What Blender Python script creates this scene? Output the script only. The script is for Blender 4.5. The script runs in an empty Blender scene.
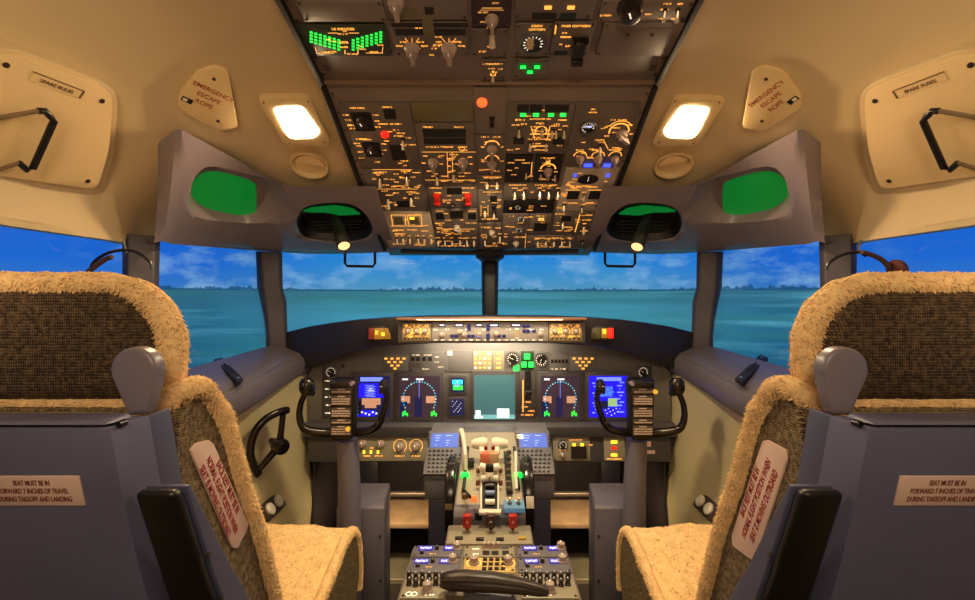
import bpy, bmesh, math, random
from mathutils import Vector, Matrix, noise
random.seed(7)
F = 460.0; CX = 489.5; CY = 300.0; EYE = 1.15
C = bpy.context.scene.collection
W = {}
def P(x, y, Y):
    return Vector(((x-CX)/F*Y, Y, EYE-(y-CY)/F*Y))
def PX(x, y, X):            # point of the pixel ray on the plane X = const
    Y = X*F/(x-CX); return P(x, y, Y)
def lin(c):
    c = c/255.0
    return c/12.92 if c <= 0.04045 else ((c+0.055)/1.055)**2.4
def col(rgb): return (lin(rgb[0]), lin(rgb[1]), lin(rgb[2]), 1)
# ------------------------------------------------------------------ materials
MATS = {}
def mat(name, rgb, rough=0.5, metal=0.0, emis=None, es=0.0, bump=0.0, bscale=200.0, var=0.0, vscale=8.0, spec=0.5):
    if name in MATS: return MATS[name]
    m = bpy.data.materials.new(name); m.use_nodes = True
    nt = m.node_tree; b = nt.nodes['Principled BSDF']
    b.inputs['Base Color'].default_value = col(rgb)
    b.inputs['Roughness'].default_value = rough
    b.inputs['Metallic'].default_value = metal
    b.inputs['Specular IOR Level'].default_value = spec
    if emis:
        b.inputs['Emission Color'].default_value = col(emis); b.inputs['Emission Strength'].default_value = es
    tc = nt.nodes.new('ShaderNodeTexCoord')
    if bump > 0:
        n = nt.nodes.new('ShaderNodeTexNoise'); n.inputs['Scale'].default_value = bscale
        n.inputs['Detail'].default_value = 4
        nt.links.new(tc.outputs['Object'], n.inputs['Vector'])
        bp = nt.nodes.new('ShaderNodeBump'); bp.inputs['Strength'].default_value = bump; bp.inputs['Distance'].default_value = 0.002
        nt.links.new(n.outputs['Fac'], bp.inputs['Height']); nt.links.new(bp.outputs['Normal'], b.inputs['Normal'])
    if var > 0:
        n = nt.nodes.new('ShaderNodeTexNoise'); n.inputs['Scale'].default_value = vscale; n.inputs['Detail'].default_value = 5
        nt.links.new(tc.outputs['Object'], n.inputs['Vector'])
        r = nt.nodes.new('ShaderNodeValToRGB')
        c = col(rgb)
        r.color_ramp.elements[0].position = 0.3; r.color_ramp.elements[1].position = 0.7
        r.color_ramp.elements[0].color = [v*(1-var) for v in c[:3]]+[1]
        r.color_ramp.elements[1].color = [min(1, v*(1+var)) for v in c[:3]]+[1]
        nt.links.new(n.outputs['Fac'], r.inputs['Fac']); nt.links.new(r.outputs['Color'], b.inputs['Base Color'])
    MATS[name] = m; return m
CREAM = mat('cream_lining', (206, 184, 142), 0.42, bump=0.06, bscale=120, var=0.04, vscale=3)
CREAMP = mat('cream_panel', (222, 194, 142), 0.4)
WALLC = mat('side_wall_cream', (190, 176, 132), 0.5, var=0.05, vscale=5)
HOUS = mat('eyebrow_grey', (136, 124, 128), 0.25, var=0.05, vscale=6)
SILL = mat('sill_grey', (92, 88, 96), 0.42, var=0.06, vscale=7)
POST = mat('post_grey', (70, 64, 72), 0.5)
POSTD = mat('post_black', (26, 24, 30), 0.5)
SHELL = mat('seat_shell_blue_grey', (98, 98, 124), 0.42, bump=0.08, bscale=300, var=0.07, vscale=9)
SHELLD = mat('seat_shell_edge', (80, 82, 108), 0.45)
BRACK = mat('bracket_grey', (122, 112, 120), 0.35)
RUB = mat('armrest_black', (24, 21, 20), 0.38, bump=0.15, bscale=500)
BLACK = mat('black_plastic', (16, 14, 14), 0.35)
BLACKM = mat('black_matte', (10, 9, 10), 0.7)
YOKE = mat('yoke_black', (24, 20, 20), 0.22)
OVH = mat('overhead_grey_brown', (122, 108, 100), 0.45, bump=0.05, var=0.06)
OVM = mat('overhead_module', (106, 94, 88), 0.42)
OVL = mat('overhead_module_light', (182, 166, 150), 0.45)
OVO = mat('blank_module_olive', (112, 102, 72), 0.3)
RECESS = mat('recess_dark', (22, 18, 17), 0.5)
KNOB = mat('knob_grey', (170, 150, 138), 0.35)
KNOBD = mat('knob_dark', (38, 30, 27), 0.35)
LEV = mat('toggle_metal', (225, 205, 180), 0.25, 0.4)
SCREW = mat('screw_metal', (90, 80, 70), 0.3, 0.8)
MIPG = mat('panel_grey', (112, 110, 108), 0.42, var=0.05)
MIPD = mat('panel_dark_grey', (70, 68, 72), 0.45)
BEZ = mat('bezel_grey', (84, 80, 82), 0.4)
OLIVE = mat('pedestal_panel', (152, 144, 122), 0.4, var=0.06, vscale=20)
PEDG = mat('pedestal_grey', (104, 102, 110), 0.4, var=0.05)
NAVY = mat('pedestal_side_navy', (52, 52, 70), 0.45)
CASE = mat('column_casing_grey', (116, 110, 122), 0.45)
WHITE = mat('white_plastic', (225, 218, 200), 0.35)
PLAC = mat('placard_white', (222, 190, 172), 0.45)
REDINK = mat('placard_red_ink', (150, 34, 28), 0.6)
BRINK = mat('placard_brown_ink', (120, 56, 44), 0.6)
REDT = mat('hatch_red_ink', (165, 66, 34), 0.6)
BRT = mat('brown_engraving', (110, 78, 48), 0.6)
FLOORM = mat('floor_dark', (58, 50, 44), 0.6, var=0.2, vscale=12)
FOOTM = mat('foot_well_dark', (46, 42, 46), 0.5)
TAN = mat('scuffed_tan_board', (176, 150, 118), 0.4, var=0.2, vscale=14)
STEEL = mat('tread_grey', (128, 124, 104), 0.35, var=0.15, vscale=10)
REDG = mat('red_guard', (170, 22, 14), 0.35, emis=(200, 20, 10), es=0.25)
AMB = mat('backlit_amber', (250, 190, 90), 0.5, emis=(255, 172, 72), es=1.3)
AMBD = mat('backlit_amber_dim', (230, 180, 90), 0.5, emis=(255, 180, 90), es=0.8)
WLEG = mat('backlit_white', (240, 230, 210), 0.5, emis=(255, 236, 205), es=1.1)
def em(name, rgb, s): return mat(name, rgb, 0.4, emis=rgb, es=s)
LGREEN = em('lamp_green', (30, 255, 70), 2.2); LGREEND = em('lamp_green_deep', (0, 130, 30), 0.8)
LRED = em('lamp_red', (255, 30, 20), 1.6); LORANGE = em('lamp_orange', (255, 96, 40), 1.6)
LBLUE = em('lamp_blue', (60, 80, 255), 2.0); LYEL = em('lamp_yellow', (255, 205, 50), 1.8)
SBLUE = em('screen_blue', (28, 18, 250), 1.3); SBLUE2 = em('screen_blue_text', (110, 130, 255), 1.4)
SGND = em('screen_tan', (190, 140, 110), 0.9); SDARK = em('screen_dark_violet', (62, 46, 62), 0.5)
SCY = em('screen_cyan', (40, 200, 230), 1.2); SGR = em('screen_green', (50, 230, 70), 1.2)
STEAL = em('screen_teal', (62, 104, 108), 0.8); SWHITE = em('screen_white', (225, 235, 235), 1.1)
SNAVY = em('screen_navy', (22, 26, 70), 0.8); CDUB = em('cdu_blue', (58, 84, 170), 1.0)
LED = em('radio_digits', (205, 205, 255), 2.0); LEDW = em('radio_window', (50, 40, 140), 0.7)
GREENG = em('eyebrow_green', (6, 112, 38), 0.75)
def knit(name, c0, c1, sc):
    m = bpy.data.materials.new(name); m.use_nodes = True; nt = m.node_tree; b = nt.nodes['Principled BSDF']
    b.inputs['Roughness'].default_value = 0.85; b.inputs['Specular IOR Level'].default_value = 0.2
    tc = nt.nodes.new('ShaderNodeTexCoord'); sep = nt.nodes.new('ShaderNodeSeparateXYZ')
    nt.links.new(tc.outputs['Object'], sep.inputs[0])
    nz = nt.nodes.new('ShaderNodeTexNoise'); nz.inputs['Scale'].default_value = 160; nz.inputs['Detail'].default_value = 3
    nt.links.new(tc.outputs['Object'], nz.inputs['Vector'])
    def M(op, a, bb=None, c=None):
        n = nt.nodes.new('ShaderNodeMath'); n.operation = op
        for i, v in enumerate((a, bb, c)):
            if v is None: continue
            if isinstance(v, (int, float)): n.inputs[i].default_value = v
            else: nt.links.new(v, n.inputs[i])
        return n.outputs[0]
    xy = M('ADD', sep.outputs['X'], sep.outputs['Y'])
    a = M('SINE', M('MULTIPLY', M('ADD', xy, M('MULTIPLY', nz.outputs['Fac'], 0.004)), sc))
    c = M('SINE', M('MULTIPLY', M('ADD', sep.outputs['Z'], M('MULTIPLY', nz.outputs['Fac'], 0.004)), sc*0.75))
    s = M('MULTIPLY_ADD', M('MULTIPLY', M('ADD', a, 1), M('ADD', c, 1)), 0.2, M('MULTIPLY_ADD', nz.outputs['Fac'], 1.6, -0.62))
    r = nt.nodes.new('ShaderNodeValToRGB'); r.color_ramp.elements[0].color = col(c0); r.color_ramp.elements[1].color = col(c1)
    r.color_ramp.elements[0].position = 0.1; r.color_ramp.elements[1].position = 1.0
    nt.links.new(s, r.inputs['Fac']); nt.links.new(r.outputs['Color'], b.inputs['Base Color'])
    bp = nt.nodes.new('ShaderNodeBump'); bp.inputs['Strength'].default_value = 0.6; bp.inputs['Distance'].default_value = 0.002
    nt.links.new(s, bp.inputs['Height']); nt.links.new(bp.outputs['Normal'], b.inputs['Normal'])
    return m
KNIT = knit('dark_brown_knit', (46, 36, 28), (124, 100, 74), 2300)
KNIT2 = knit('tan_brown_knit', (72, 60, 46), (176, 152, 110), 2600)
WOOL = mat('sheepskin', (232, 196, 140), 0.9, bump=0.7, bscale=260, var=0.14, vscale=60, spec=0.1)
def glass():
    m = bpy.data.materials.new('window_glass'); m.use_nodes = True; nt = m.node_tree
    for n in list(nt.nodes): nt.nodes.remove(n)
    o = nt.nodes.new('ShaderNodeOutputMaterial'); mx = nt.nodes.new('ShaderNodeMixShader')
    t = nt.nodes.new('ShaderNodeBsdfTransparent'); t.inputs[0].default_value = (0.96, 0.98, 0.98, 1)
    g = nt.nodes.new('ShaderNodeBsdfGlossy'); g.inputs['Roughness'].default_value = 0.0
    f = nt.nodes.new('ShaderNodeFresnel'); f.inputs['IOR'].default_value = 1.25
    mm = nt.nodes.new('ShaderNodeMath'); mm.operation = 'MULTIPLY'; mm.inputs[1].default_value = 0.5
    nt.links.new(f.outputs[0], mm.inputs[0]); nt.links.new(mm.outputs[0], mx.inputs[0])
    nt.links.new(t.outputs[0], mx.inputs[1]); nt.links.new(g.outputs[0], mx.inputs[2]); nt.links.new(mx.outputs[0], o.inputs[0])
    return m
GLASS = glass()
# ------------------------------------------------------------------ geometry helpers
def rrect(w, h, r, n=5, cx=0, cy=0):
    pts = []
    for (sx, sy, a0) in ((1, 1, 0), (-1, 1, 90), (-1, -1, 180), (1, -1, 270)):
        for i in range(n+1):
            a = math.radians(a0+90*i/n)
            pts.append((cx+sx*(w/2-r)+r*math.cos(a), cy+sy*(h/2-r)+r*math.sin(a)))
    return pts
def circ(r, n=20, cx=0, cy=0): return [(cx+r*math.cos(2*math.pi*i/n), cy+r*math.sin(2*math.pi*i/n)) for i in range(n)]
def smoothpath(pts, k=6, closed=False):
    pts = [Vector(p) for p in pts]; n = len(pts); out = []
    rng = range(n if closed else n-1)
    for i in rng:
        if closed: p0, p1, p2, p3 = pts[(i-1) % n], pts[i], pts[(i+1) % n], pts[(i+2) % n]
        else: p0, p1, p2, p3 = pts[max(i-1, 0)], pts[i], pts[i+1], pts[min(i+2, n-1)]
        for j in range(k):
            t = j/k
            out.append(0.5*((2*p1)+(p2-p0)*t+(2*p0-5*p1+4*p2-p3)*t*t+(3*p1-p0-3*p2+p3)*t**3))
    if not closed: out.append(pts[-1])
    return out
class MB:
    def __init__(s, M=None): s.b = bmesh.new(); s.M = M or Matrix.Identity(4); s.mats = []
    def mi(s, m):
        if m is None: return 0
        if not s.mats: s.mats.append(None)
        if m not in s.mats: s.mats.append(m)
        return s.mats.index(m)
    def v(s, p, M=None): return s.b.verts.new(s.M @ ((M @ Vector(p)) if M else Vector(p)))
    def f(s, vs, m=None):
        try: fa = s.b.faces.new(vs)
        except ValueError: return
        fa.material_index = s.mi(m)
    def box(s, c, d, M=None, m=None):
        vs = [s.v((c[0]+d[0]/2*i, c[1]+d[1]/2*j, c[2]+d[2]/2*k), M) for i in (-1, 1) for j in (-1, 1) for k in (-1, 1)]
        for q in ((0, 1, 3, 2), (4, 6, 7, 5), (0, 4, 5, 1), (2, 3, 7, 6), (0, 2, 6, 4), (1, 5, 7, 3)): s.f([vs[i] for i in q], m)
        return s
    def rect(s, x0, y0, x1, y1, z0, z1, m=None): return s.box(((x0+x1)/2, (y0+y1)/2, (z0+z1)/2), (abs(x1-x0), abs(y1-y0), z1-z0), None, m)
    def prism(s, pts, z0, z1, M=None, m=None, sc=1.0):
        n = len(pts); cx = sum(p[0] for p in pts)/n; cy = sum(p[1] for p in pts)/n
        a = [s.v((p[0], p[1], z0), M) for p in pts]; b = [s.v((cx+(p[0]-cx)*sc, cy+(p[1]-cy)*sc, z1), M) for p in pts]
        s.f(a[::-1], m); s.f(b, m)
        for i in range(n): s.f([a[i], a[(i+1) % n], b[(i+1) % n], b[i]], m)
        return s
    def loft(s, rings, caps=True, closed=True, m=None, loop=False):
        R = [[s.v(p) for p in r] for r in rings]; n = len(R[0])
        for k in range(len(R) if loop else len(R)-1):
            A = R[k]; B = R[(k+1) % len(R)]
            for i in range(n if closed else n-1): s.f([A[i], A[(i+1) % n], B[(i+1) % n], B[i]], m)
        if caps and not loop: s.f(R[0][::-1], m); s.f(R[-1], m)
        return s
    def solid(s, grid, off, m=None):      # grid[r][c] of points, thickened by the vector (or function) off
        o = off if callable(off) else (lambda p: off)
        A = [[s.v(p) for p in r] for r in grid]; B = [[s.v(Vector(p)+o(Vector(p))) for p in r] for r in grid]
        R = len(grid); Q = len(grid[0])
        for i in range(R-1):
            for j in range(Q-1):
                s.f([A[i][j], A[i][j+1], A[i+1][j+1], A[i+1][j]], m); s.f([B[i][j], B[i+1][j], B[i+1][j+1], B[i][j+1]], m)
        for i in range(R-1):
            s.f([A[i][0], A[i+1][0], B[i+1][0], B[i][0]], m); s.f([A[i][-1], B[i][-1], B[i+1][-1], A[i+1][-1]], m)
        for j in range(Q-1):
            s.f([A[0][j], B[0][j], B[0][j+1], A[0][j+1]], m); s.f([A[-1][j], A[-1][j+1], B[-1][j+1], B[-1][j]], m)
        return s
    def tube(s, pts, r, n=10, closed=False, m=None, flat=1.0, ref=None):
        pts = [Vector(p) for p in pts]; K = len(pts); rr = r if isinstance(r, (list, tuple)) else [r]*K
        rings = []; prev = None
        for i, p in enumerate(pts):
            if closed: t = pts[(i+1) % K]-pts[i-1]
            else: t = pts[min(i+1, K-1)]-pts[max(i-1, 0)]
            if t.length < 1e-9: t = Vector((0, 0, 1))
            t.normalize()
            if ref: u = Vector(ref)-t*t.dot(Vector(ref))
            elif prev is None:
                u = Vector((0, 0, 1)).cross(t)
                if u.length < 0.1: u = Vector((1, 0, 0)).cross(t)
            else: u = prev-t*t.dot(prev)
            u.normalize(); prev = u; w = t.cross(u)
            rings.append([p+(u*math.cos(2*math.pi*j/n)*flat+w*math.sin(2*math.pi*j/n))*rr[i] for j in range(n)])
        return s.loft(rings, True, True, m, closed)
    def cyl(s, p0, p1, r0, r1=None, n=16, m=None):
        p0 = Vector(p0); p1 = Vector(p1)
        return s.tube([p0, p1], [r0, r0 if r1 is None else r1], n, m=m)
    def lathe(s, prof, c=(0, 0, 0), n=20, m=None, M=None):     # prof: (r, z) about local z
        rings = [[(c[0]+r*math.cos(2*math.pi*j/n), c[1]+r*math.sin(2*math.pi*j/n), c[2]+z) for j in range(n)] for r, z in prof]
        if M: rings = [[M @ Vector(p) for p in r] for r in rings]
        return s.loft(rings, True, True, m)
    def mesh(s, name, m=None, bevel=0, seg=2, smooth=True, inv=None, bang=0.5):
        b = s.b
        bmesh.ops.recalc_face_normals(b, faces=b.faces[:])
        if bevel:
            es = [e for e in b.edges if len(e.link_faces) == 2 and e.calc_face_angle(0) > bang]
            if es: bmesh.ops.bevel(b, geom=es, offset=bevel, segments=seg, affect='EDGES', profile=0.5, clamp_overlap=True)
        if inv: b.transform(inv)
        for f in b.faces: f.smooth = smooth
        for e in b.edges: e.smooth = (len(e.link_faces) == 2 and e.calc_face_angle(0) < 0.65)
        me = bpy.data.meshes.new(name); b.to_mesh(me); b.free()
        ms = [m]+s.mats[1:] if s.mats else [m]
        for q in ms: me.materials.append(q)
        return me
    def build(s, name, m, parent=None, loc=None, local=False, **k):
        if parent is not None:
            me = s.mesh(name, m, inv=None if local else W[parent].inverted(), **k)
            o = bpy.data.objects.new(name, me); C.objects.link(o); o.parent = parent; W[o] = W[parent]
        else:
            Mt = Matrix.Translation(Vector(loc)) if loc is not None else Matrix.Identity(4)
            me = s.mesh(name, m, inv=Mt.inverted(), **k)
            o = bpy.data.objects.new(name, me); C.objects.link(o); o.matrix_world = Mt; W[o] = Mt
        return o
def tag(o, label=None, cat=None, group=None, kind=None):
    if label: o['label'] = label
    if cat: o['category'] = cat
    if group: o['group'] = group
    if kind: o['kind'] = kind
    return o
def thing(name, M, label, cat, group=None):
    o = bpy.data.objects.new(name, None); C.objects.link(o); o.empty_display_size = 0.05
    if not isinstance(M, Matrix): M = Matrix.Translation(Vector(M))
    o.matrix_world = M; W[o] = M
    return tag(o, label, cat, group)
def struct(o): o['kind'] = 'structure'; return o
def inst(name, me, parent, loc, sc=(1, 1, 1), rz=0, m=None, label=None):
    o = bpy.data.objects.new(name, me); C.objects.link(o); o.parent = parent
    o.location = loc; o.scale = sc; o.rotation_euler = (0, 0, rz)
    W[o] = W[parent] @ Matrix.Translation(Vector(loc))
    if label: o['label'] = label
    return o
def text(name, s, size, M, m, parent, label=None, sx=1.0):
    cu = bpy.data.curves.new('t', 'FONT'); cu.body = s; cu.size = size; cu.align_x = 'CENTER'; cu.align_y = 'CENTER'; cu.extrude = 0.0002
    cu.space_line = 0.95; cu.offset = size*0.012
    t = bpy.data.objects.new('t', cu); C.objects.link(t); dg = bpy.context.evaluated_depsgraph_get()
    me = bpy.data.meshes.new_from_object(t.evaluated_get(dg)); bpy.data.objects.remove(t); bpy.data.curves.remove(cu)
    me.transform((W[parent].inverted() @ M) @ Matrix.Diagonal((sx, 1, 1, 1))); me.materials.clear(); me.materials.append(m)
    o = bpy.data.objects.new(name, me); C.objects.link(o); o.parent = parent; W[o] = W[parent]
    if label: o['label'] = label
    return o
class Frame:
    def __init__(s, o, r, u):
        s.o = Vector(o); s.r = Vector(r).normalized(); s.n = s.r.cross(Vector(u)).normalized(); s.u = s.n.cross(s.r)
        s.M = Matrix(((s.r.x, s.u.x, s.n.x, s.o.x), (s.r.y, s.u.y, s.n.y, s.o.y), (s.r.z, s.u.z, s.n.z, s.o.z), (0, 0, 0, 1)))
    def hit(s, x, y, h=0.0):
        d = Vector(((x-CX)/F, 1, -(y-CY)/F)); c = Vector((0, 0, EYE))
        t = ((s.o+s.n*h)-c).dot(s.n)/d.dot(s.n); p = c+d*t-s.o
        return (p.dot(s.r), p.dot(s.u))
    def w(s, a, b, h=0.0): return s.o+s.r*a+s.u*b+s.n*h
# ------------------------------------------------------------------ camera
cam = bpy.data.cameras.new('camera'); cam.sensor_width = 36.0; cam.lens = F/975*36.0
cam.shift_x = -2.0/975; cam.clip_start = 0.02; cam.clip_end = 50
co = bpy.data.objects.new('camera', cam); C.objects.link(co); co.location = (0, 0, EYE); co.rotation_euler = (math.pi/2, 0, 0)
bpy.context.scene.camera = co
vs = bpy.context.scene.view_settings; vs.view_transform = 'Standard'; vs.look = 'None'; vs.gamma = 1; vs.exposure = 0.0; vs.use_curve_mapping = False
# ------------------------------------------------------------------ projection screen outside
def make_screen():
    m = bpy.data.materials.new('projected_airfield'); m.use_nodes = True; nt = m.node_tree
    for n in list(nt.nodes): nt.nodes.remove(n)
    L = nt.links.new
    def M(op, a, bb=None, c=None, cl=False):
        n = nt.nodes.new('ShaderNodeMath'); n.operation = op; n.use_clamp = cl
        for i, v in enumerate((a, bb, c)):
            if v is None: continue
            if isinstance(v, (int, float)): n.inputs[i].default_value = v
            else: L(v, n.inputs[i])
        return n.outputs[0]
    def ramp(f, st):
        r = nt.nodes.new('ShaderNodeValToRGB'); e = r.color_ramp.elements
        while len(e) < len(st): e.new(0.5)
        for i, (p, c) in enumerate(st): e[i].position = p; e[i].color = col(c)
        L(f, r.inputs['Fac']); return r.outputs['Color']
    def mix(f, a, b_):
        n = nt.nodes.new('ShaderNodeMix'); n.data_type = 'RGBA'; L(f, n.inputs[0])
        for i, v in ((6, a), (7, b_)):
            if isinstance(v, tuple): n.inputs[i].default_value = col(v)
            else: L(v, n.inputs[i])
        return n.outputs[2]
    def nz(vec, scale, det=5, rough=0.5):
        n = nt.nodes.new('ShaderNodeTexNoise'); n.inputs['Scale'].default_value = scale; n.inputs['Detail'].default_value = det
        n.inputs['Roughness'].default_value = rough; L(vec, n.inputs['Vector']); return n.outputs['Fac']
    uv = nt.nodes.new('ShaderNodeUVMap'); uv.uv_map = 'uv'
    sp = nt.nodes.new('ShaderNodeSeparateXYZ'); L(uv.outputs[0], sp.inputs[0]); U = sp.outputs['X']; V = sp.outputs['Y']   # U azimuth rad, V elevation tan
    def comb(a, b_, c=0.0):
        n = nt.nodes.new('ShaderNodeCombineXYZ')
        for i, v in enumerate((a, b_, c)):
            if isinstance(v, (int, float)): n.inputs[i].default_value = v
            else: L(v, n.inputs[i])
        return n.outputs[0]
    Hn = 0.0195
    h = M('SUBTRACT', V, Hn)
    au = M('ABSOLUTE', U)
    skyc = ramp(M('MULTIPLY', h, 4.0, None, True), [(0.0, (84, 150, 190)), (0.12, (64, 146, 205)), (0.35, (22, 132, 222)), (0.75, (8, 112, 214))])
    skys = ramp(M('MULTIPLY', h, 4.0, None, True), [(0.0, (58, 120, 196)), (0.2, (30, 106, 214)), (1.0, (8, 84, 206))])
    side = M('MULTIPLY_ADD', au, 3.6, -1.0, True)
    sky = mix(side, skyc, skys)
    cl = nz(comb(M('MULTIPLY', U, 5.0), M('MULTIPLY', V, 10.0)), 2.2, 7, 0.6)
    cf = M('MULTIPLY_ADD', cl, 6.5, -3.05, True)
    cf = M('MULTIPLY', cf, M('MULTIPLY_ADD', h, -2.2, 0.70, True))
    far = M('SUBTRACT', 1.0, M('MULTIPLY_ADD', au, 8.0, -5.0, True))
    cf = M('MULTIPLY', cf, far)
    sky = mix(cf, sky, (134, 180, 224))
    # ground
    q = M('DIVIDE', 0.01, M('MAXIMUM', M('MULTIPLY', h, -1.0), 0.0004))
    g = ramp(M('MULTIPLY', h, -5.0, None, True), [(0.0, (64, 128, 142)), (0.10, (60, 128, 140)), (0.16, (70, 148, 172)), (0.30, (74, 158, 188)), (0.6, (48, 140, 160)), (1.0, (30, 104, 136))])
    gs = ramp(M('MULTIPLY', h, -4.0, None, True), [(0.0, (52, 104, 128)), (0.2, (44, 108, 142)), (1.0, (22, 78, 120))])
    g = mix(side, g, gs)
    gx = M('MULTIPLY', U, M('MULTIPLY', q, 6.0))
    st = nz(comb(M('MULTIPLY', U, 2.0), M('MULTIPLY', h, 42.0)), 1.0, 4)
    g = mix(M('MULTIPLY_ADD', st, 5.0, -2.6, True), g, (86, 164, 190))
    gr = nz(comb(U, M('MULTIPLY', h, 14.0), 3.0), 2.2, 3)
    g = mix(M('MULTIPLY', M('MULTIPLY_ADD', gr, 5.0, -2.6, True), 0.55), g, (58, 134, 128))
    fine = nz(comb(M('MULTIPLY', U, 30), M('MULTIPLY', h, 160.0)), 1.0, 3)
    g = mix(M('MULTIPLY', fine, 0.25), g, (30, 90, 120))
    out = mix(M('GREATER_THAN', h, 0.0), g, sky)
    # tree line
    t1 = nz(comb(M('MULTIPLY', U, 120.0), 0.5), 1.0, 4, 0.6); t2 = nz(comb(M('MULTIPLY', U, 5.0), 7.0), 1.0, 2)
    th = M('MULTIPLY', M('MULTIPLY_ADD', t1, 0.040, -0.014), M('MULTIPLY_ADD', t2, 3.0, -0.9, True))
    th = M('MAXIMUM', th, 0.0022)
    tr = M('MULTIPLY', M('LESS_THAN', h, th), M('GREATER_THAN', h, -0.001))
    out = mix(M('MULTIPLY', tr, 0.8), out, (22, 74, 108))
    e = nt.nodes.new('ShaderNodeEmission'); e.inputs['Strength'].default_value = 1.0; L(out, e.inputs['Color'])
    o = nt.nodes.new('ShaderNodeOutputMaterial'); L(e.outputs[0], o.inputs[0])
    R = 3.3; b = bmesh.new(); uvl = b.loops.layers.uv.new('uv'); K = 72; A0 = math.radians(118)
    lay = []
    for rr in (R, R+0.03):
        row = []
        for i in range(K+1):
            a = -A0+2*A0*i/K
            row.append([(b.verts.new((rr*math.sin(a), rr*math.cos(a), z)), a, (z-EYE)/R) for z in (0.0, 0.8, 1.6, 2.4)])
        lay.append(row)
    def face(q):
        f = b.faces.new([t[0] for t in q]); f.smooth = False
        for lp, t in zip(f.loops, q): lp[uvl].uv = (t[1], t[2])
    for row in lay:
        for i in range(K):
            for j in range(3): face([row[i][j], row[i+1][j], row[i+1][j+1], row[i][j+1]])
    for i in range(K):
        face([lay[0][i][0], lay[1][i][0], lay[1][i+1][0], lay[0][i+1][0]]); face([lay[0][i][3], lay[0][i+1][3], lay[1][i+1][3], lay[1][i][3]])
    me = bpy.data.meshes.new('projection_screen'); b.to_mesh(me); b.free(); me.materials.append(m)
    s = bpy.data.objects.new('projection_screen', me); C.objects.link(s); W[s] = Matrix.Identity(4)
    tag(s, 'curved screen outside the windows showing blue cloudy sky over a grassy airfield', 'projection screen')
make_screen()
# ------------------------------------------------------------------ lining (ceiling) shape
KY, KZ = 1.098, 1.663                        # the bend between the two overhead panels
FY, FZ = 1.75, 1.34                          # forward edge of the forward panel
def zo(Y):
    if Y > KY: return KZ+(FZ-KZ)*(Y-KY)/(FY-KY)
    return KZ+(KY-Y)*0.237
def zin(Y): return min(zo(Y), 1.83)+0.014
def zb(Y): return 1.305 if Y < 1.31 else min(1.35, 1.305+(Y-1.31)*.5)
def bulge(Y): return 0.0 if Y < 1.2 else min(.05, (Y-1.2)*.45)
def Xw(Y):
    if Y <= 1.0: return 1.0
    return 1.0-0.16*((Y-1.0)/0.8)**1.4
def line_pt(s, Y, t, off=0.0):
    a = t*math.pi/2; X = 0.398+(Xw(Y)-0.398+off+bulge(Y))*math.sin(a); z = zb(Y)+(zin(Y)-zb(Y)+off+bulge(Y)*.6)*math.cos(a)
    return Vector((s*X, Y, z))
def line_f(p):                                # <0 inside the cabin
    x = abs(p.x)-0.398; Y = p.y
    if x < 0: return p.z-zin(Y)
    return math.hypot(x/(Xw(Y)-0.398+bulge(Y)), max(0, (p.z-zb(Y)))/(zin(Y)-zb(Y)+bulge(Y)*.6))-1
def line_hit(x, y):
    Y = 0.2
    while Y < 1.8 and line_f(P(x, y, Y)) < 0: Y += 0.01
    lo, hi = Y-0.01, Y
    for _ in range(30):
        Y = (lo+hi)/2
        if line_f(P(x, y, Y)) < 0: lo = Y
        else: hi = Y
    return P(x, y, Y)
def line_frame(x, y, r):                      # tangent frame at a pixel; r = pixel offset that gives the reading direction
    p = line_hit(x, y); a = line_hit(x+3, y); b = line_hit(x, y-3); n = (a-p).cross(b-p).normalized()
    if n.dot(Vector((0, 0, EYE))-p) < 0: n = -n
    q = line_hit(x+r[0], y+r[1])-p; q -= n*q.dot(n); u = n.cross(q)
    return Frame(p, q, u)
# ------------------------------------------------------------------ the shell of the flight deck
g = []
for Y in [-1.0, -0.5, 0, .3, .5, .7, .85, 1.0, 1.098, 1.16, 1.22, 1.28, 1.34, 1.40, 1.46, 1.50]:
    row = [line_pt(-1, Y, t/14) for t in range(14, -1, -1)]+[line_pt(1, Y, t/14) for t in range(0, 15)]
    g.append(row)
mb = MB()
def outw(p):
    s = 1 if p.x > 0 else -1
    return Vector((s*0.02*min(1, abs(p.x)), 0, 0.03)) if p.z > 1.33 else Vector((s*0.03, 0, 0.0))
mb.solid(g, outw); struct(mb.build('ceiling', CREAM))
mb = MB(); mb.box((0, 0.7, -0.02), (2.3, 3.6, 0.04)); struct(mb.build('floor', FLOORM))
mb = MB(); mb.box((0, -1.03, 0.95), (2.2, 0.05, 1.9)); struct(mb.build('wall_rear', WALLC))
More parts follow.
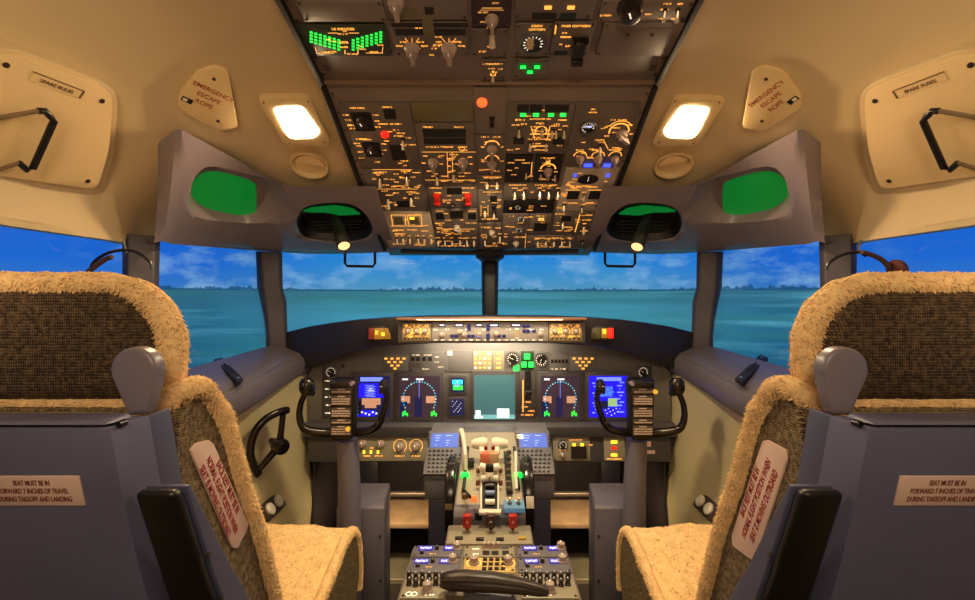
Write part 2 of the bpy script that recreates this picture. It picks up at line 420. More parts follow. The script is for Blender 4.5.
# low forward wall of the footwell
mb = MB(); mb.box((0, 2.32, 0.45), (1.75, 0.05, 0.9)); struct(mb.build('wall_front', FOOTM))
def sgn(s, p): return Vector((s*p[0], p[1], p[2]))
for s, nm in ((-1, 'left'), (1, 'right')):
    # lower side wall: cream above a small shelf, then a fuller lower half
    mb = MB(); sec = []
    for Y, xo, lb in ((-1.0, .93, .06), (0.6, .93, .06), (1.0, .90, .06), (1.35, .83, .06), (1.6, .775, .05), (1.84, .725, .012), (1.862, .82, .01), (2.32, .82, .01)):
        sec.append([sgn(s, p) for p in ((xo, Y, .86), (xo-.005, Y, .7), (xo-.01, Y, .49), (xo-.01-lb, Y, .39), (xo-.015-lb, Y, .35), (xo+.01-lb, Y, 0.0), (xo+.16, Y, 0.0), (xo+.10, Y, .85))])
    mb.loft(sec); struct(mb.build('wall_'+nm, WALLC, bevel=0.004))
    # window sill ledge
    mb = MB(); sec = []
    for Y, xi, xo, zi, zt in ((-1.0, .73, 1.03, .885, .925), (0.5, .73, 1.03, .885, .925), (.95, .725, 1.02, .888, .922), (1.2, .72, .995, .893, .925), (1.42, .718, .955, .902, .932), (1.62, .72, .90, .925, .955), (1.78, .728, .86, .935, .972), (1.93, .70, .83, .93, .985)):
        sec.append([sgn(s, p) for p in ((xo, Y, zt), (xi+.035, Y, zi+.012), (xi+.012, Y, zi+.004), (xi+.010, Y, zi-.004), (xi, Y, zi-.006), (xi-.012, Y, zi-.03), (xi-.005, Y, zi-.07), (xi+.04, Y, zi-.10), (xi+.09, Y, zi-.105), (xo+.02, Y, zi-.1))])
    mb.loft(sec); struct(mb.build('trim_'+nm, SILL, bevel=0.003, bang=0.8))
    # posts
def bar(name, pts, w, d, m, s=1):        # vertical post: pts list of (x,y,z,w)
    mb = MB(); sec = []
    for (x, y, z, ww) in pts:
        n = Vector((x, y, 0)).normalized(); r = Vector((n.y, -n.x, 0))
        c = Vector((x, y, z)); sec.append([c+r*ww*a+n*d*b for a, b in ((-.5, 0), (-.35, -.35), (.35, -.35), (.5, 0), (.5, .6), (-.5, .6))])
    mb.loft(sec); return struct(mb.build(name, m, bevel=0.004))
bar('trim_1', [(0.002, 2.03, .90, .068), (0.002, 2.03, 1.12, .070), (0.002, 2.03, 1.34, .078)], 0, .07, POSTD)
for s, k in ((-1, 2), (1, 4)):
    bar('trim_%d' % k, [(s*.845, 1.83, .93, .085), (s*.845, 1.83, 1.0, .078), (s*.850, 1.83, 1.07, .082), (s*.858, 1.83, 1.14, .094), (s*.868, 1.82, 1.20, .092), (s*.872, 1.82, 1.34, .095)], 0, .05, POST)
    bar('trim_%d' % (k+1), [(s*.975, 1.285, .90, .080), (s*.975, 1.285, 1.1, .080), (s*.972, 1.285, 1.33, .085)], 0, .05, POST)
    bar('trim_%d' % (k+5), [(s*1.01, 0.3, .90, .09), (s*1.01, 0.3, 1.33, .09)], 0, .05, POST)
# forward base of the windscreen and header above it
mb = MB(); mb.solid([[(-.83, 1.90, .93), (-.5, 2.03, .93), (0, 2.07, .93), (.5, 2.03, .93), (.83, 1.90, .93)], [(-.83, 1.90, .99), (-.5, 2.03, 1.0), (0, 2.07, 1.0), (.5, 2.03, 1.0), (.83, 1.90, .99)]], Vector((0, .05, 0)))
struct(mb.build('trim_10', POSTD))
wins = []
for s in (-1, 1):
    wins += [[(s*.02, 2.06, .98), (s*.46, 2.0, .98), (s*.83, 1.86, .97), (s*.86, 1.83, 1.36), (s*.48, 1.97, 1.36), (s*.02, 2.06, 1.37)],
             [(s*.855, 1.82, .95), (s*.98, 1.31, .91), (s*.978, 1.31, 1.32), (s*.885, 1.80, 1.34)],
             [(s*.985, 1.26, .91), (s*1.022, .3, .91), (s*1.022, .3, 1.32), (s*.985, 1.26, 1.32)],
             [(s*1.022, .28, .91), (s*1.03, -.98, .91), (s*1.03, -.98, 1.31), (s*1.022, .28, 1.31)]]
for i, w in enumerate(wins):
    mb = MB(); s = 1 if w[0][0] > 0 else -1
    c = sum((Vector(p) for p in w), Vector())/len(w); n = (Vector(w[1])-Vector(w[0])).cross(Vector(w[-1])-Vector(w[0])).normalized()
    if n.y*1+n.x*s < 0: n = -n
    mb.loft([[Vector(p) for p in w], [Vector(p)+n*.004 for p in w]]); struct(mb.build('window_%d' % (i+1), GLASS, smooth=False))
# ------------------------------------------------------------------ eyebrow window housings
def boolean(o, cutter):
    md = o.modifiers.new('b', 'BOOLEAN'); md.operation = 'DIFFERENCE'; md.solver = 'EXACT'; md.object = cutter
    dg = bpy.context.evaluated_depsgraph_get(); me = bpy.data.meshes.new_from_object(o.evaluated_get(dg))
    o.modifiers.clear(); o.data = me; W.pop(cutter); bpy.data.objects.remove(cutter)
HP = []
for s in (-1,):
    side = 'left' if s < 0 else 'right'
    mir = lambda p: Vector((s*abs(p.x), p.y, p.z))
    # control columns: (top px, bottom px) on the left half, mirrored for the right
    cols = [((158, 143, 1.15), (154, 243, 1.25)), ((176, 129, 1.09), (163, 241, 1.27)), ((182, 130, 1.09), (172, 244, 1.33)), ((230, 156, 1.22), (210, 247, 1.50)), ((283, 184, 1.335), (262, 251, 1.76)),
            ((330, 186, 1.36), (320, 254, 1.85)), ((376, 186, 1.375), (396, 252, 1.80))]
    top = [P(*c[0]) for c in cols]; bot = [P(*c[1]) for c in cols]
    T = top[:2]+smoothpath(top[2:], 6); B = bot[:2]+smoothpath(bot[2:], 6)
    rows = 10; grid = []
    for r in range(rows+1):
        v = r/rows; row = []
        for a, b in zip(T, B):
            p = a.lerp(b, v); n = Vector((a.x*.6, .35, .5)).normalized()
            p = p+n*(-0.012*math.sin(math.pi*v)); row.append(mir(p))
        grid.append(row)
    # rolled lip along the windows
    row = [mir(b+Vector((b.x*.06, .03, .012))) for b in B]; grid.append(row)
    def off(p):
        return (p-Vector((0, 0, EYE))).normalized()*.13
    rt = thing('eyebrow_window_housing', Vector((s*.75, 1.5, 1.33)), ('left' if s < 0 else 'right')+' grey moulded housing above the windows with two green eyebrow openings', 'window housing')
    mb = MB(); mb.solid(grid, off); hs = mb.build('housing', HOUS, rt)
    def fp(px, py):
        best = None; pxx = px
        for i in range(rows+1):
            for j in range(2, len(T)):
                q = grid[i][j]; X = -abs(q.x); sx = CX+X/q.y*F; sy = CY-(q.z-EYE)/q.y*F
                d = (sx-px)**2+(sy-py)**2
                if best is None or d < best[0]: best = (d, i, j)
        _, i, j = best; i = min(max(i, 1), rows-1); j = min(max(j, 3), len(T)-2)
        p = grid[i][j]; n = (grid[i+1][j]-grid[i-1][j]).cross(grid[i][j+1]-grid[i][j-1]).normalized()
        if n.dot(Vector((0, 0, EYE))-p) < 0: n = -n
        return p, n
    for k, (ctr, outl, dep) in enumerate(((( 224, 197), [(193, 186), (200, 173), (213, 168), (240, 173), (264, 181), (277, 199), (269, 218), (250, 226), (215, 221), (198, 213), (191, 203)], .036),
                                  ((334, 226), [(297, 222), (306, 208), (330, 204), (352, 206), (366, 216), (372, 232), (364, 240), (340, 243), (310, 240), (300, 234)], .052))):
        p, n = fp(*ctr)
        mp = (lambda x: x) if s < 0 else (lambda x: 2*CX-x)
        fr = Frame(p, Vector((1, 0, 0)), Vector((0, -.3, 1)).cross(n).cross(n)*-1)
        fr = Frame(p, (Vector((1, 0, 0))-n*n.x), n.cross(Vector((1, 0, 0))-n*n.x))
        pts = [fr.hit(mp(x), y) for x, y in outl]
        pts = [(q.x, q.y) for q in smoothpath([Vector((a, b, 0)) for a, b in pts], 4, True)]
        cx = sum(a for a, b in pts)/len(pts); cy = sum(b for a, b in pts)/len(pts)
        cm = MB(fr.M); cm.loft([[(cx+(a-cx)*q, cy+(b-cy)*q, z) for a, b in pts] for z, q in ((-dep, .86), (-.02, .93), (-.004, 1.0), (.004, 1.06), (.05, 1.45))])
        cut = cm.build('cut', HOUS); boolean(hs, cut)
        if k == 0:
            gl = [(193, 183), (203, 173), (220, 172), (251, 181), (256, 190), (255, 215), (248, 222), (208, 217), (195, 207), (191, 196)]
            z0 = -dep+.001
            pg = [fr.hit(mp(x), y, z0) for x, y in gl]; pg = [(q.x, q.y) for q in smoothpath([Vector((a, b, 0)) for a, b in pg], 3, True)]
            mb = MB(fr.M); mb.prism(pg, z0-.004, z0+.003); tag(mb.build('green_pane', GREENG, rt, bevel=.001), 'glowing green pane')
        else:
            mb = MB(fr.M); mb.prism([(cx+(a-cx)*.84, cy+(b-cy)*.84) for a, b in pts], -dep-.001, -dep+.001); 
            sc_ = lambda z, q: [(cx+(a-cx)*q, cy+(b-cy)*q, z) for a, b in pts]
            mb.loft([sc_(-.004, .975), sc_(-.02, .915), sc_(-dep, .86), sc_(-dep-.002, .92), sc_(-.02, 1.0), sc_(-.010, 1.02)], loop=True); mb.build('recess_cup', RECESS, rt)
            gl = [(303, 211), (312, 208), (335, 206), (352, 209), (360, 214), (340, 215), (325, 212), (312, 212)]
            pg = [fr.hit(mp(x), y, -.03) for x, y in gl]
            mb = MB(fr.M); mb.prism(pg, -.034, -.028); tag(mb.build('green_pane', GREENG, rt), 'sliver of glowing green pane')
            # dark slatted block behind the lamp
            mb = MB(fr.M)
            for q in range(5):
                a0 = fr.hit(mp(312), 222+q*3.3, -.03); a1 = fr.hit(mp(362), 221+q*3.3, -.03)
                mb.tube([(a0[0], a0[1], -.03), (a1[0], a1[1], -.03)], .0035, 6)
            mb.build('slat', BLACKM, rt)
    for f in hs.data.polygons: f.use_smooth = True
    bm = bmesh.new(); bm.from_mesh(hs.data)
    for e in bm.edges: e.smooth = (len(e.link_faces) == 2 and e.calc_face_angle(0) < 0.7)
    bm.to_mesh(hs.data); bm.free()
    rr_ = thing('eyebrow_window_housing', Vector((.75, 1.5, 1.33)), 'right grey moulded housing above the windows with two green eyebrow openings', 'window housing')
    for ch in [o for o in W if o.parent == rt]:
        me = ch.data.copy(); me.transform(W[rr_].inverted() @ Matrix.Diagonal((-1, 1, 1, 1)) @ W[rt]); me.flip_normals()
        o = bpy.data.objects.new(ch.name.split('.')[0], me); C.objects.link(o); o.parent = rr_; W[o] = W[rr_]
        if 'label' in ch: o['label'] = ch['label']
for s in (-1, 1):
    side = 'left' if s < 0 else 'right'
    # map reading spotlight
    if s < 0: a, b = P(334, 214, 1.60), P(344, 246, 1.52)
    else: a, b = P(650, 212, 1.60), P(637, 247, 1.52)
    d = (b-a).normalized()
    rt = thing('map_reading_spotlight', a, 'black tubular map spotlight hanging from the '+side+' eyebrow housing', 'lamp')
    mb = MB(); mb.tube([a-d*.02, a, a+d*.03, b-d*.012, b], [.012, .017, .019, .022, .023], 18); mb.build('barrel', BLACKM, rt)
    mb = MB(); mb.tube([b, b+d*.001], [.019, .018], 18); mb.build('lens', em('lens_warm', (255, 190, 130), 1.6 if s < 0 else .4), rt)
    mb = MB(); mb.tube([a+Vector((0, .02, .05)), a], [.008, .010], 8); mb.build('swivel_arm', BLACK, rt)
# ------------------------------------------------------------------ things on the lining
def rect_px(fr, pts, h=0): return [fr.hit(x, y, h) for x, y in pts]
def rounded(pts, r, n=4):
    out = []; K = len(pts)
    for i in range(K):
        p = Vector(pts[i]); a = Vector(pts[i-1])-p; b = Vector(pts[(i+1) % K])-p
        ra = min(r, a.length*.45); rb = min(r, b.length*.45); p0 = p+a.normalized()*ra; p1 = p+b.normalized()*rb
        for j in range(n+1):
            t = j/n; q = p0*(1-t)**2+p*2*t*(1-t)+p1*t*t; out.append((q.x, q.y))
    return out
for s in (-1, 1):
    side = 'left' if s < 0 else 'right'
    mp = (lambda x: x) if s < 0 else (lambda x: 983-x)
    # dome light
    fr = line_frame(mp(295), 120, (20, 8) if s < 0 else (20, -8))
    rt = thing('dome_light', fr.M, 'square white lit dome light in the cream ceiling on the '+side+' of the overhead panel', 'ceiling light')
    fo = rounded(rect_px(fr, [(mp(256), 97), (mp(309), 95), (mp(331), 140), (mp(327), 145), (mp(285), 143)], .006), .02)
    mb = MB(); mb.prism(fo, -.02, .014); mb.build('frame', CREAMP, rt, local=True, bevel=.002)
    li = rounded(rect_px(fr, [(mp(272), 105), (mp(302), 103), (mp(321), 130), (mp(316), 136), (mp(290), 137), (mp(283), 128)], .008), .015)
    mb = MB(); mb.prism(li, .012, .018, sc=.93); mb.build('diffuser', em('dome_diffuser', (255, 226, 180), 26), rt, local=True)
    for x, y in ((264, 100), (308, 99), (324, 140), (290, 141)):
        mb = MB(); a = fr.hit(mp(x), y, .006); mb.cyl((a[0], a[1], .012), (a[0], a[1], .0152), .0022, n=8)
        mb.build('screw', SCREW, rt, local=True)
    # air vent below it
    fr = line_frame(mp(310), 163, (20, 3) if s < 0 else (20, -3))
    fr.M = fr.M @ Matrix.Translation((0, 0, .012)); rt = thing('air_outlet', fr.M, 'round cream air outlet under the '+side+' dome light', 'air vent')
    a0 = fr.hit(mp(290), 163); a1 = fr.hit(mp(329), 167); r = abs(a1[0]-a0[0])/2
    mb = MB(); n = 32
    mb.lathe([(r, -.012), (r, .002), (r*.96, .004), (r*.9, .003), (r*.8, -.004), (r*.78, -.010), (.001, -.010)], n=n); mb.build('ring', CREAMP, rt, local=True)
    mb = MB(); mb.prism([(r*.74*math.cos(math.radians(a)), r*.74*math.sin(math.radians(a))) for a in range(0, 181, 15)], -.010, -.004, Matrix.Rotation(math.radians(8*s), 4, 'Z')); mb.build('shutter', CREAMP, rt, local=True, bevel=.001)
    mp = (lambda x: x) if s < 0 else (lambda x: 980-x)
    # escape rope hatch
    fr = line_frame(mp(211), 101, (40, 19) if s < 0 else (40, -24))
    rt = thing('escape_rope_hatch', fr.M, 'cream wedge hatch with red EMERGENCY ESCAPE ROPE lettering on the '+side, 'hatch')
    po = rect_px(fr, [(mp(x), y) for x, y in ((178, 108), (179, 97), (196, 73), (214, 66), (228, 71), (238, 128), (217, 132))], .026)
    mb = MB(); mb.prism(rounded(po, .012), -.03, .026); mb.build('cover', CREAMP, rt, local=True, bevel=.003)
    lt = ['EMERGENCY', 'ESCAPE', 'ROPE']
    for i, t in enumerate(lt):
        c = fr.hit(*( (214-5*i, 92+6*i) if s < 0 else (766+5*i, 94+6*i)), .026)
        text('lettering', t, .0165, fr.M @ Matrix.Translation((c[0], c[1], .0264)), REDT, rt, sx=.92)
    c = fr.hit(mp(187), 100, .026)
    mb = MB(); mb.box((c[0], c[1], .0265), (.022, .013, .002)); mb.box((c[0]-.004*(-s), c[1], .0278), (.009, .008, .001), m=WHITE); mb.build('latch', BLACK, rt, local=True)
    for (x, y) in ((214, 79), (218, 121)):
        c = fr.hit(mp(x), y, .026); mb = MB(); mb.cyl((c[0], c[1], .026), (c[0], c[1], .0276), .004, n=10); mb.build('screw', SCREW, rt, local=True)
    mp = (lambda x: x) if s < 0 else (lambda x: 977-x)
    # spare bulb / fuse door
    fr = line_frame(mp(60), 125, (60, 24) if s < 0 else (60, -24))
    nmw = 'SPARE BULBS' if s < 0 else 'SPARE FUSES'
    fr = Frame(fr.w(0, 0, .022), fr.r, fr.u); rt = thing('storage_door', fr.M, 'large cream door with '+nmw+' strip and a black bar handle', 'storage door')
    ex = [(-70, 60), (12, 52), (102, 86), (114, 97), (110, 150), (98, 191), (0, 177), (-90, 165)]
    po = rect_px(fr, [(mp(x), y) for x, y in ex], .018)
    mb = MB(); mb.prism(rounded(po, .03, 5), -.05, .018); mb.build('door_panel', CREAMP, rt, local=True, bevel=.004)
    po2 = rect_px(fr, [(mp(x), y) for x, y in [(-78, 52), (14, 47), (108, 84), (119, 97), (114, 155), (102, 196), (0, 183), (-96, 172)]], .006)
    mb = MB(); mb.prism(rounded(po2, .03, 5), -.05, .006); mb.build('door_frame', CREAM, rt, local=True, bevel=.003)
    a = fr.hit(mp(31), 76, .02); b = fr.hit(mp(82), 95, .02); c = Vector(((a[0]+b[0])/2, (a[1]+b[1])/2)); wd = (Vector(b)-Vector(a)).length; an = math.atan2(b[1]-a[1], b[0]-a[0])
    if s > 0: an += math.pi
    Ml = Matrix.Translation((c.x, c.y, .018)) @ Matrix.Rotation(an, 4, 'Z')
    mb = MB(Ml); mb.box((0, .009, .001), (wd, .0015, .003), m=BRT); mb.box(((wd/2) * (-s), 0, .001), (.002, .018, .003), m=BRT); mb.box((0, -.001, .0005), (wd-.004, .018, .002)); lb = mb.build('label_strip', CREAMP, rt, local=True)
    text('lettering', nmw, .010, W[rt] @ Ml @ Matrix.Translation((0, -.002, .002)), BRT, rt)
    for x, y in ((6, 65), (102, 101), (88, 181)):
        q = fr.hit(mp(x), y, .018); mb = MB(); mb.lathe([(.0055, .017), (.005, .0195), (.001, .0195)], c=(q[0], q[1], 0), n=12, m=None); mb.build('screw', SCREW, rt, local=True)
    H = .045
    q = [fr.hit(mp(x), y, h) + (h,) for x, y, h in ((-8, 119, .02), (38, 111, H), (45, 111, H), (54, 121, H), (33, 168, H), (27, 170, H), (19, 163, H), (-8, 172, .02))]
    mb = MB(); mb.tube([q[0], q[1], q[2]], .0042, 8); mb.tube([q[5], q[6], q[7]], .0042, 8); hd = mb.build('handle', mat('handle_steel', (120, 100, 74), .35), rt, local=True)
    mb = MB(); mb.tube(q[1:3]+[tuple((Vector(q[2])*.5+Vector(q[3])*.5))]+q[3:7], .0062, 10); W[hd] = W[rt]; mb.build('grip', BLACK, hd, local=True)
# ------------------------------------------------------------------ shared small meshes (local z = out of the panel)
def sh(fn, m, **k):
    mb = MB(); fn(mb); return mb.mesh(k.pop('name'), m, **k)
def f_toggle(mb):
    mb.lathe([(.0058, 0), (.0058, .0025), (.004, .004), (.001, .004)], n=10, m=SCREW)
    mb.tube([(0, 0, .003), (0, -.006, .012), (0, -.012, .019), (0, -.0135, .021)], [.0026, .0034, .0046, .003], 8)
TOG = sh(f_toggle, LEV, name='toggle_switch')
def f_knob(mb):
    mb.lathe([(.0135, 0), (.0135, .003), (.011, .005), (.010, .014), (.001, .014)], n=18)
    mb.box((0, -.003, .014), (.0075, .030, .016)); mb.box((0, .009, .0223), (.0014, .007, .0008), m=WLEG)
KNB = sh(f_knob, KNOB, name='selector_knob', bevel=.0012)
def f_rknob(mb):
    n = 24
    mb.loft([[((r+(0.0005 if j % 2 else 0))*math.cos(2*math.pi*j/n), (r+(0.0005 if j % 2 else 0))*math.sin(2*math.pi*j/n), z) for j in range(n)] for r, z in ((.011, 0), (.011, .002), (.0085, .004), (.008, .013), (.006, .014))])
    mb.box((0, .004, .0143), (.0012, .006, .0006), m=WLEG)
RKN = sh(f_rknob, KNOB, name='round_knob')
RKD = RKN.copy(); RKD.materials[0] = KNOBD
def f_guard(mb):
    mb.box((0, 0, .006), (.014, .030, .012)); mb.box((0, -.017, .009), (.016, .010, .012)); mb.box((-.009, .012, .004), (.003, .008, .008)); mb.box((.009, .012, .004), (.003, .008, .008))
GRD = sh(f_guard, REDG, name='guarded_switch', bevel=.0015)
GRDB = GRD.copy(); GRDB.materials[0] = BLACK
def f_screw(mb): mb.lathe([(.0042, 0), (.0042, .0012), (.003, .0022), (.0005, .0022)], n=10)
SCR = sh(f_screw, SCREW, name='fastener')
def f_gauge(mb):
    mb.lathe([(.020, 0), (.020, .004), (.0185, .006), (.0165, .006), (.016, .002), (.001, .002)], n=28)
    mb.prism(circ(.0158, 24), .002, .0026, m=BLACK)
    for i in range(12):
        a = math.radians(-130+i*23.6); M_ = Matrix.Rotation(-a, 4, 'Z') @ Matrix.Translation((0, .0128, .0029)); mb.box((0, 0, 0), (.0012, .0035, .0006), M_, WLEG)
    mb.box((0, 0, 0), (.0014, .013, .0008), Matrix.Rotation(.7, 4, 'Z') @ Matrix.Translation((0, .004, .0033)), WHITE)
GAU = sh(f_gauge, BEZ, name='dial_gauge')
def f_lamp(mb): mb.box((0, 0, .0012), (.010, .006, .0024))
LAMPS = {}
def lamp(parent, a, b, w, h, m, z=0, name='indicator_lamp', label=None):
    k = (m.name,)
    if k not in LAMPS: LAMPS[k] = sh(lambda q: q.box((0, 0, .5), (1, 1, 1)), m, name='indicator_lamp')
    return inst(name, LAMPS[k], parent, (a, b, z), (w, h, .003), label=label)
class Leg:                                    # back-lit engraving of one module
    def __init__(s): s.mb = MB(); s.n = 0
    def word(s, a, b, w, h, z, rot=0):        # a line of engraved characters
        M_ = Matrix.Translation((a, b, z)) @ Matrix.Rotation(rot, 4, 'Z'); x = -w/2; cw = h*.62
        while x < w/2-cw*.6:
            if random.random() > .14:
                k = random.random(); t = cw*.27
                if k < .4:
                    s.mb.box((x+t/2, 0, 0), (t, h, .0005), M_); s.mb.box((x+cw*.5, random.choice((h*.38, -h*.38, 0)), 0), (cw*.5, h*.22, .0005), M_)
                elif k < .7:
                    s.mb.box((x+cw*.35, h*.39, 0), (cw*.7, h*.22, .0005), M_); s.mb.box((x+cw*.35, -.1*h, 0), (t, h*.8, .0005), M_)
                else:
                    s.mb.box((x+t/2, 0, 0), (t, h, .0005), M_); s.mb.box((x+cw*.62, 0, 0), (t, h, .0005), M_); s.mb.box((x+cw*.35, h*.39*random.choice((1, -1)), 0), (cw*.6, h*.22, .0005), M_)
                s.n += 1
            x += cw
    def line(s, p, q, t, z):
        p = Vector(p); q = Vector(q); c = (p+q)/2; d = q-p
        s.mb.box((0, 0, 0), (d.length, t, .0004), Matrix.Translation((c.x, c.y, z)) @ Matrix.Rotation(math.atan2(d.y, d.x), 4, 'Z')); s.n += 1
    def arc(s, a, b, r, a0, a1, t, z, k=7):
        pts = [(a+r*math.sin(math.radians(a0+(a1-a0)*i/k)), b+r*math.cos(math.radians(a0+(a1-a0)*i/k))) for i in range(k+1)]
        for i in range(k): s.line(pts[i], pts[i+1], t, z)
class Mod:
    def __init__(s, root, fr, x0, y0, x1, y1, m, h=.006, z0=0, name='instrument_module', pts=None, bev=.0015, label=None, scr=True):
        s.fr = fr; s.root = root; s.h = z0+h; s.leg = Leg(); s.lm = AMB
        if pts: q = [fr.hit(x, y, s.h) for x, y in pts]
        else:
            a = fr.hit((x0+x1)/2, y0, s.h); b = fr.hit((x0+x1)/2, y1, s.h); ym = (y0+y1)/2
            l = fr.hit(x0, ym, s.h)[0]; r = fr.hit(x1, ym, s.h)[0]; q = [(l, a[1]), (r, a[1]), (r, b[1]), (l, b[1])]
        s.q = q; s.x0 = min(p[0] for p in q); s.x1 = max(p[0] for p in q); s.y0 = min(p[1] for p in q); s.y1 = max(p[1] for p in q)
        mb = MB(); mb.prism(q, z0-.001, s.h); s.o = mb.build(name, m, root, local=True, bevel=bev)
        if label: s.o['label'] = label
        if scr and not pts:
            for cx_ in (s.x0+.006, s.x1-.006):
                for cy_ in (s.y0+.006, s.y1-.006): inst('fastener', SCR, s.o, (cx_, cy_, s.h), (.7, .7, .7))
    def at(s, x, y): return s.fr.hit(x, y, s.h)
    def sw(s, x, y, k=1.0):
        a, b = s.at(x, y); s.leg.word(a+random.uniform(-.002, .002), b+.014, random.uniform(.012, .018), .0036, s.h+.0003)
        if random.random() < .5: s.leg.word(a, b-.020, .012, .0034, s.h+.0003)
        inst('toggle_switch', TOG, s.o, (a, b, s.h), (k, k, k)); return a, b
    def kn(s, x, y, k=1.0, rz=0.0, me=None, name='selector_knob'): a, b = s.at(x, y); inst(name, me or KNB, s.o, (a, b, s.h), (k, k, k), rz); return a, b
    def ga(s, x, y, k=1.0, rz=0): a, b = s.at(x, y); inst('dial_gauge', GAU, s.o, (a, b, s.h), (k, k, 1), rz)
    def la(s, x, y, w, h, m, name='indicator_lamp', label=None):     # w, h in metres
        a, b = s.at(x, y); lamp(s.o, a, b, w, h, m, s.h, name, label)
    def rl(s, x, y, r, m, label=None):
        a, b = s.at(x, y); mb = MB(); mb.lathe([(r, -.001), (r, .004), (r*.8, .008), (r*.3, .010)], c=(a, b, s.h), n=16); o = mb.build('round_lamp', m, s.o, local=True)
        if label: o['label'] = label
    def dark(s, x0, y0, x1, y1, name='display_window', m=None, t=.001):
        a = s.at(x0, (y0+y1)/2)[0]; c = s.at(x1, (y0+y1)/2)[0]; b = s.at((x0+x1)/2, y0)[1]; d = s.at((x0+x1)/2, y1)[1]
        mb = MB(); mb.rect(a, b, c, d, s.h-.001, s.h+t); return mb.build(name, m or RECESS, s.o, local=True)
    def wd(s, x, y, wpx, hm=.0042, rot=0):
        a, b = s.at(x, y); a2 = s.at(x+wpx, y)[0]; s.leg.word(a, b, abs(a2-a), hm, s.h+.0003, rot)
    def ln(s, x0, y0, x1, y1, t=.0012): s.leg.line(s.at(x0, y0), s.at(x1, y1), t, s.h+.0002)
    def ar(s, x, y, r, a0, a1, t=.0014): a, b = s.at(x, y); s.leg.arc(a, b, r, a0, a1, t, s.h+.0002)
    def swl(s, x, y, k=1.0, w=10):
        s.sw(x, y, k); s.wd(x, y-5, w); s.wd(x-6, y+1, 4); s.wd(x+6, y+1, 4)
    def scat(s, n, hm=.0038, mg=.010):
        for _ in range(n):
            a = random.uniform(s.x0+mg, s.x1-mg); b = random.uniform(s.y0+mg, s.y1-mg); s.leg.word(a, b, random.uniform(.010, .024), hm, s.h+.0003)
    def done(s, m=None, name='backlit_legend'):
        if s.leg.n > 2 and s.fr in (OF, AF): s.scat(int((s.x1-s.x0)*(s.y1-s.y0)*520), .0036)
        if s.leg.n: s.leg.mb.build(name, m or s.lm, s.o, local=True, smooth=False)
        return s
# ------------------------------------------------------------------ forward overhead panel
AF = Frame((0, KY, KZ), (1, 0, 0), (0, -1, .237))
OF = Frame((0, KY, KZ), (1, 0, 0), (0, -(FY-KY), KZ-FZ)); LEN = math.hypot(FY-KY, FZ-KZ)
rt = thing('forward_overhead_panel', OF.M, 'lower overhead panel packed with amber backlit switch modules above the centre post', 'instrument panel')
mb = MB(); mb.prism([(-.40, -.002), (-.40, -LEN+.012), (-.375, -LEN), (.375, -LEN), (.40, -LEN+.012), (.40, -.002)], -.07, -.006); mb.build('panel_body', OVH, rt, local=True, bevel=.003)
for s in (-1, 1):
    mb = MB(); mb.rect(s*.392, -LEN, s*.404, -.004, -.07, .006); mb.build('edge_strip', BLACKM, rt, local=True, bevel=.002)
for s in (-1, 1):
    for i in range(12): inst('fastener', SCR, rt, (s*.386, -.03-i*.057, -.006), (.8, .8, .8))
def M_(x0, y0, x1, y1, m=OVM, **k): return Mod(rt, OF, x0, y0, x1, y1, m, z0=-.006, **k)
def colpx(X, y):                              # pixel x of local X at pixel row y
    k = (y-CY)/F; n = OF.n; d = Vector((0, 1, -k)); c = Vector((0, 0, EYE)); t = (OF.o-c).dot(n)/d.dot(n); return CX+X*F/t
def MC(X0, X1, y0, y1, m=OVM, **k):
    q = [(colpx(X0, y0), y0), (colpx(X1, y0), y0), (colpx(X1, y1), y1), (colpx(X0, y1), y1)]
    return Mod(rt, OF, 0, 0, 0, 0, m, z0=-.006, pts=q, **k)
m = MC(-.378, -.200, 103, 168)
m.kn(363, 121, 1.5, 0.3, RKD, 'dark_selector'); m.kn(372, 149, 1.35, 0.1, RKD, 'dark_selector'); m.dark(353, 112, 373, 131, 'dark_plate'); m.dark(364, 142, 381, 157, 'dark_plate')
m.dark(384, 109, 396, 119); m.dark(391, 145, 405, 160); m.rl(385, 134, .011, LRED); m.sw(403, 140, 1.1)
for x, y, w in ((357, 108, 16), (388, 107, 12), (346, 115, 6), (348, 120, 6), (350, 125, 5), (376, 115, 6), (377, 121, 5), (378, 127, 6), (390, 124, 24), (396, 130, 6), (398, 136, 8), (362, 139, 12), (359, 146, 5), (361, 152, 6), (384, 144, 5), (385, 150, 5), (377, 162, 6), (362, 158, 6), (409, 138, 5)): m.wd(x, y, w)
m.done()
m = MC(-.378, -.200, 169, 211)
m.ln(372, 169.5, 412, 169.5); m.ln(376, 189, 418, 189)
for x, y in ((380, 178), (407, 176), (411, 197)): m.swl(x, y, 1.2)
m.sw(388, 198, 1.5)
for x, y, w in ((378, 172, 8), (406, 171, 10), (396, 174, 5), (386, 185, 7), (402, 186, 7), (384, 191, 8), (396, 193, 6), (400, 205, 12), (386, 206, 8)): m.wd(x, y, w)
m.dark(397, 201, 410, 207); m.done()
m = MC(-.378, -.200, 212, 248, OVL)
for x0 in (391, 407):
    m.ln(x0, 215, x0+14, 215, .002); m.ln(x0, 226, x0+14, 226, .002); m.ln(x0, 215, x0+2, 226, .002); m.ln(x0+14, 215, x0+15, 226, .002)
    m.dark(x0+3, 217, x0+12, 224, m=OVO)
m.la(412, 218, .016, .010, LYEL)
for x in (397, 403, 410, 418, 424, 431): m.sw(x, 238, .95)
for x, y, w in ((398, 230, 10), (412, 230, 10), (425, 231, 8), (400, 244, 14), (420, 245, 12)): m.wd(x, y, w)
m.done()
m = MC(-.196, -.041, 103, 122, OVO, label='plain olive blank module'); m.done()
m = MC(-.196, -.041, 123, 186)
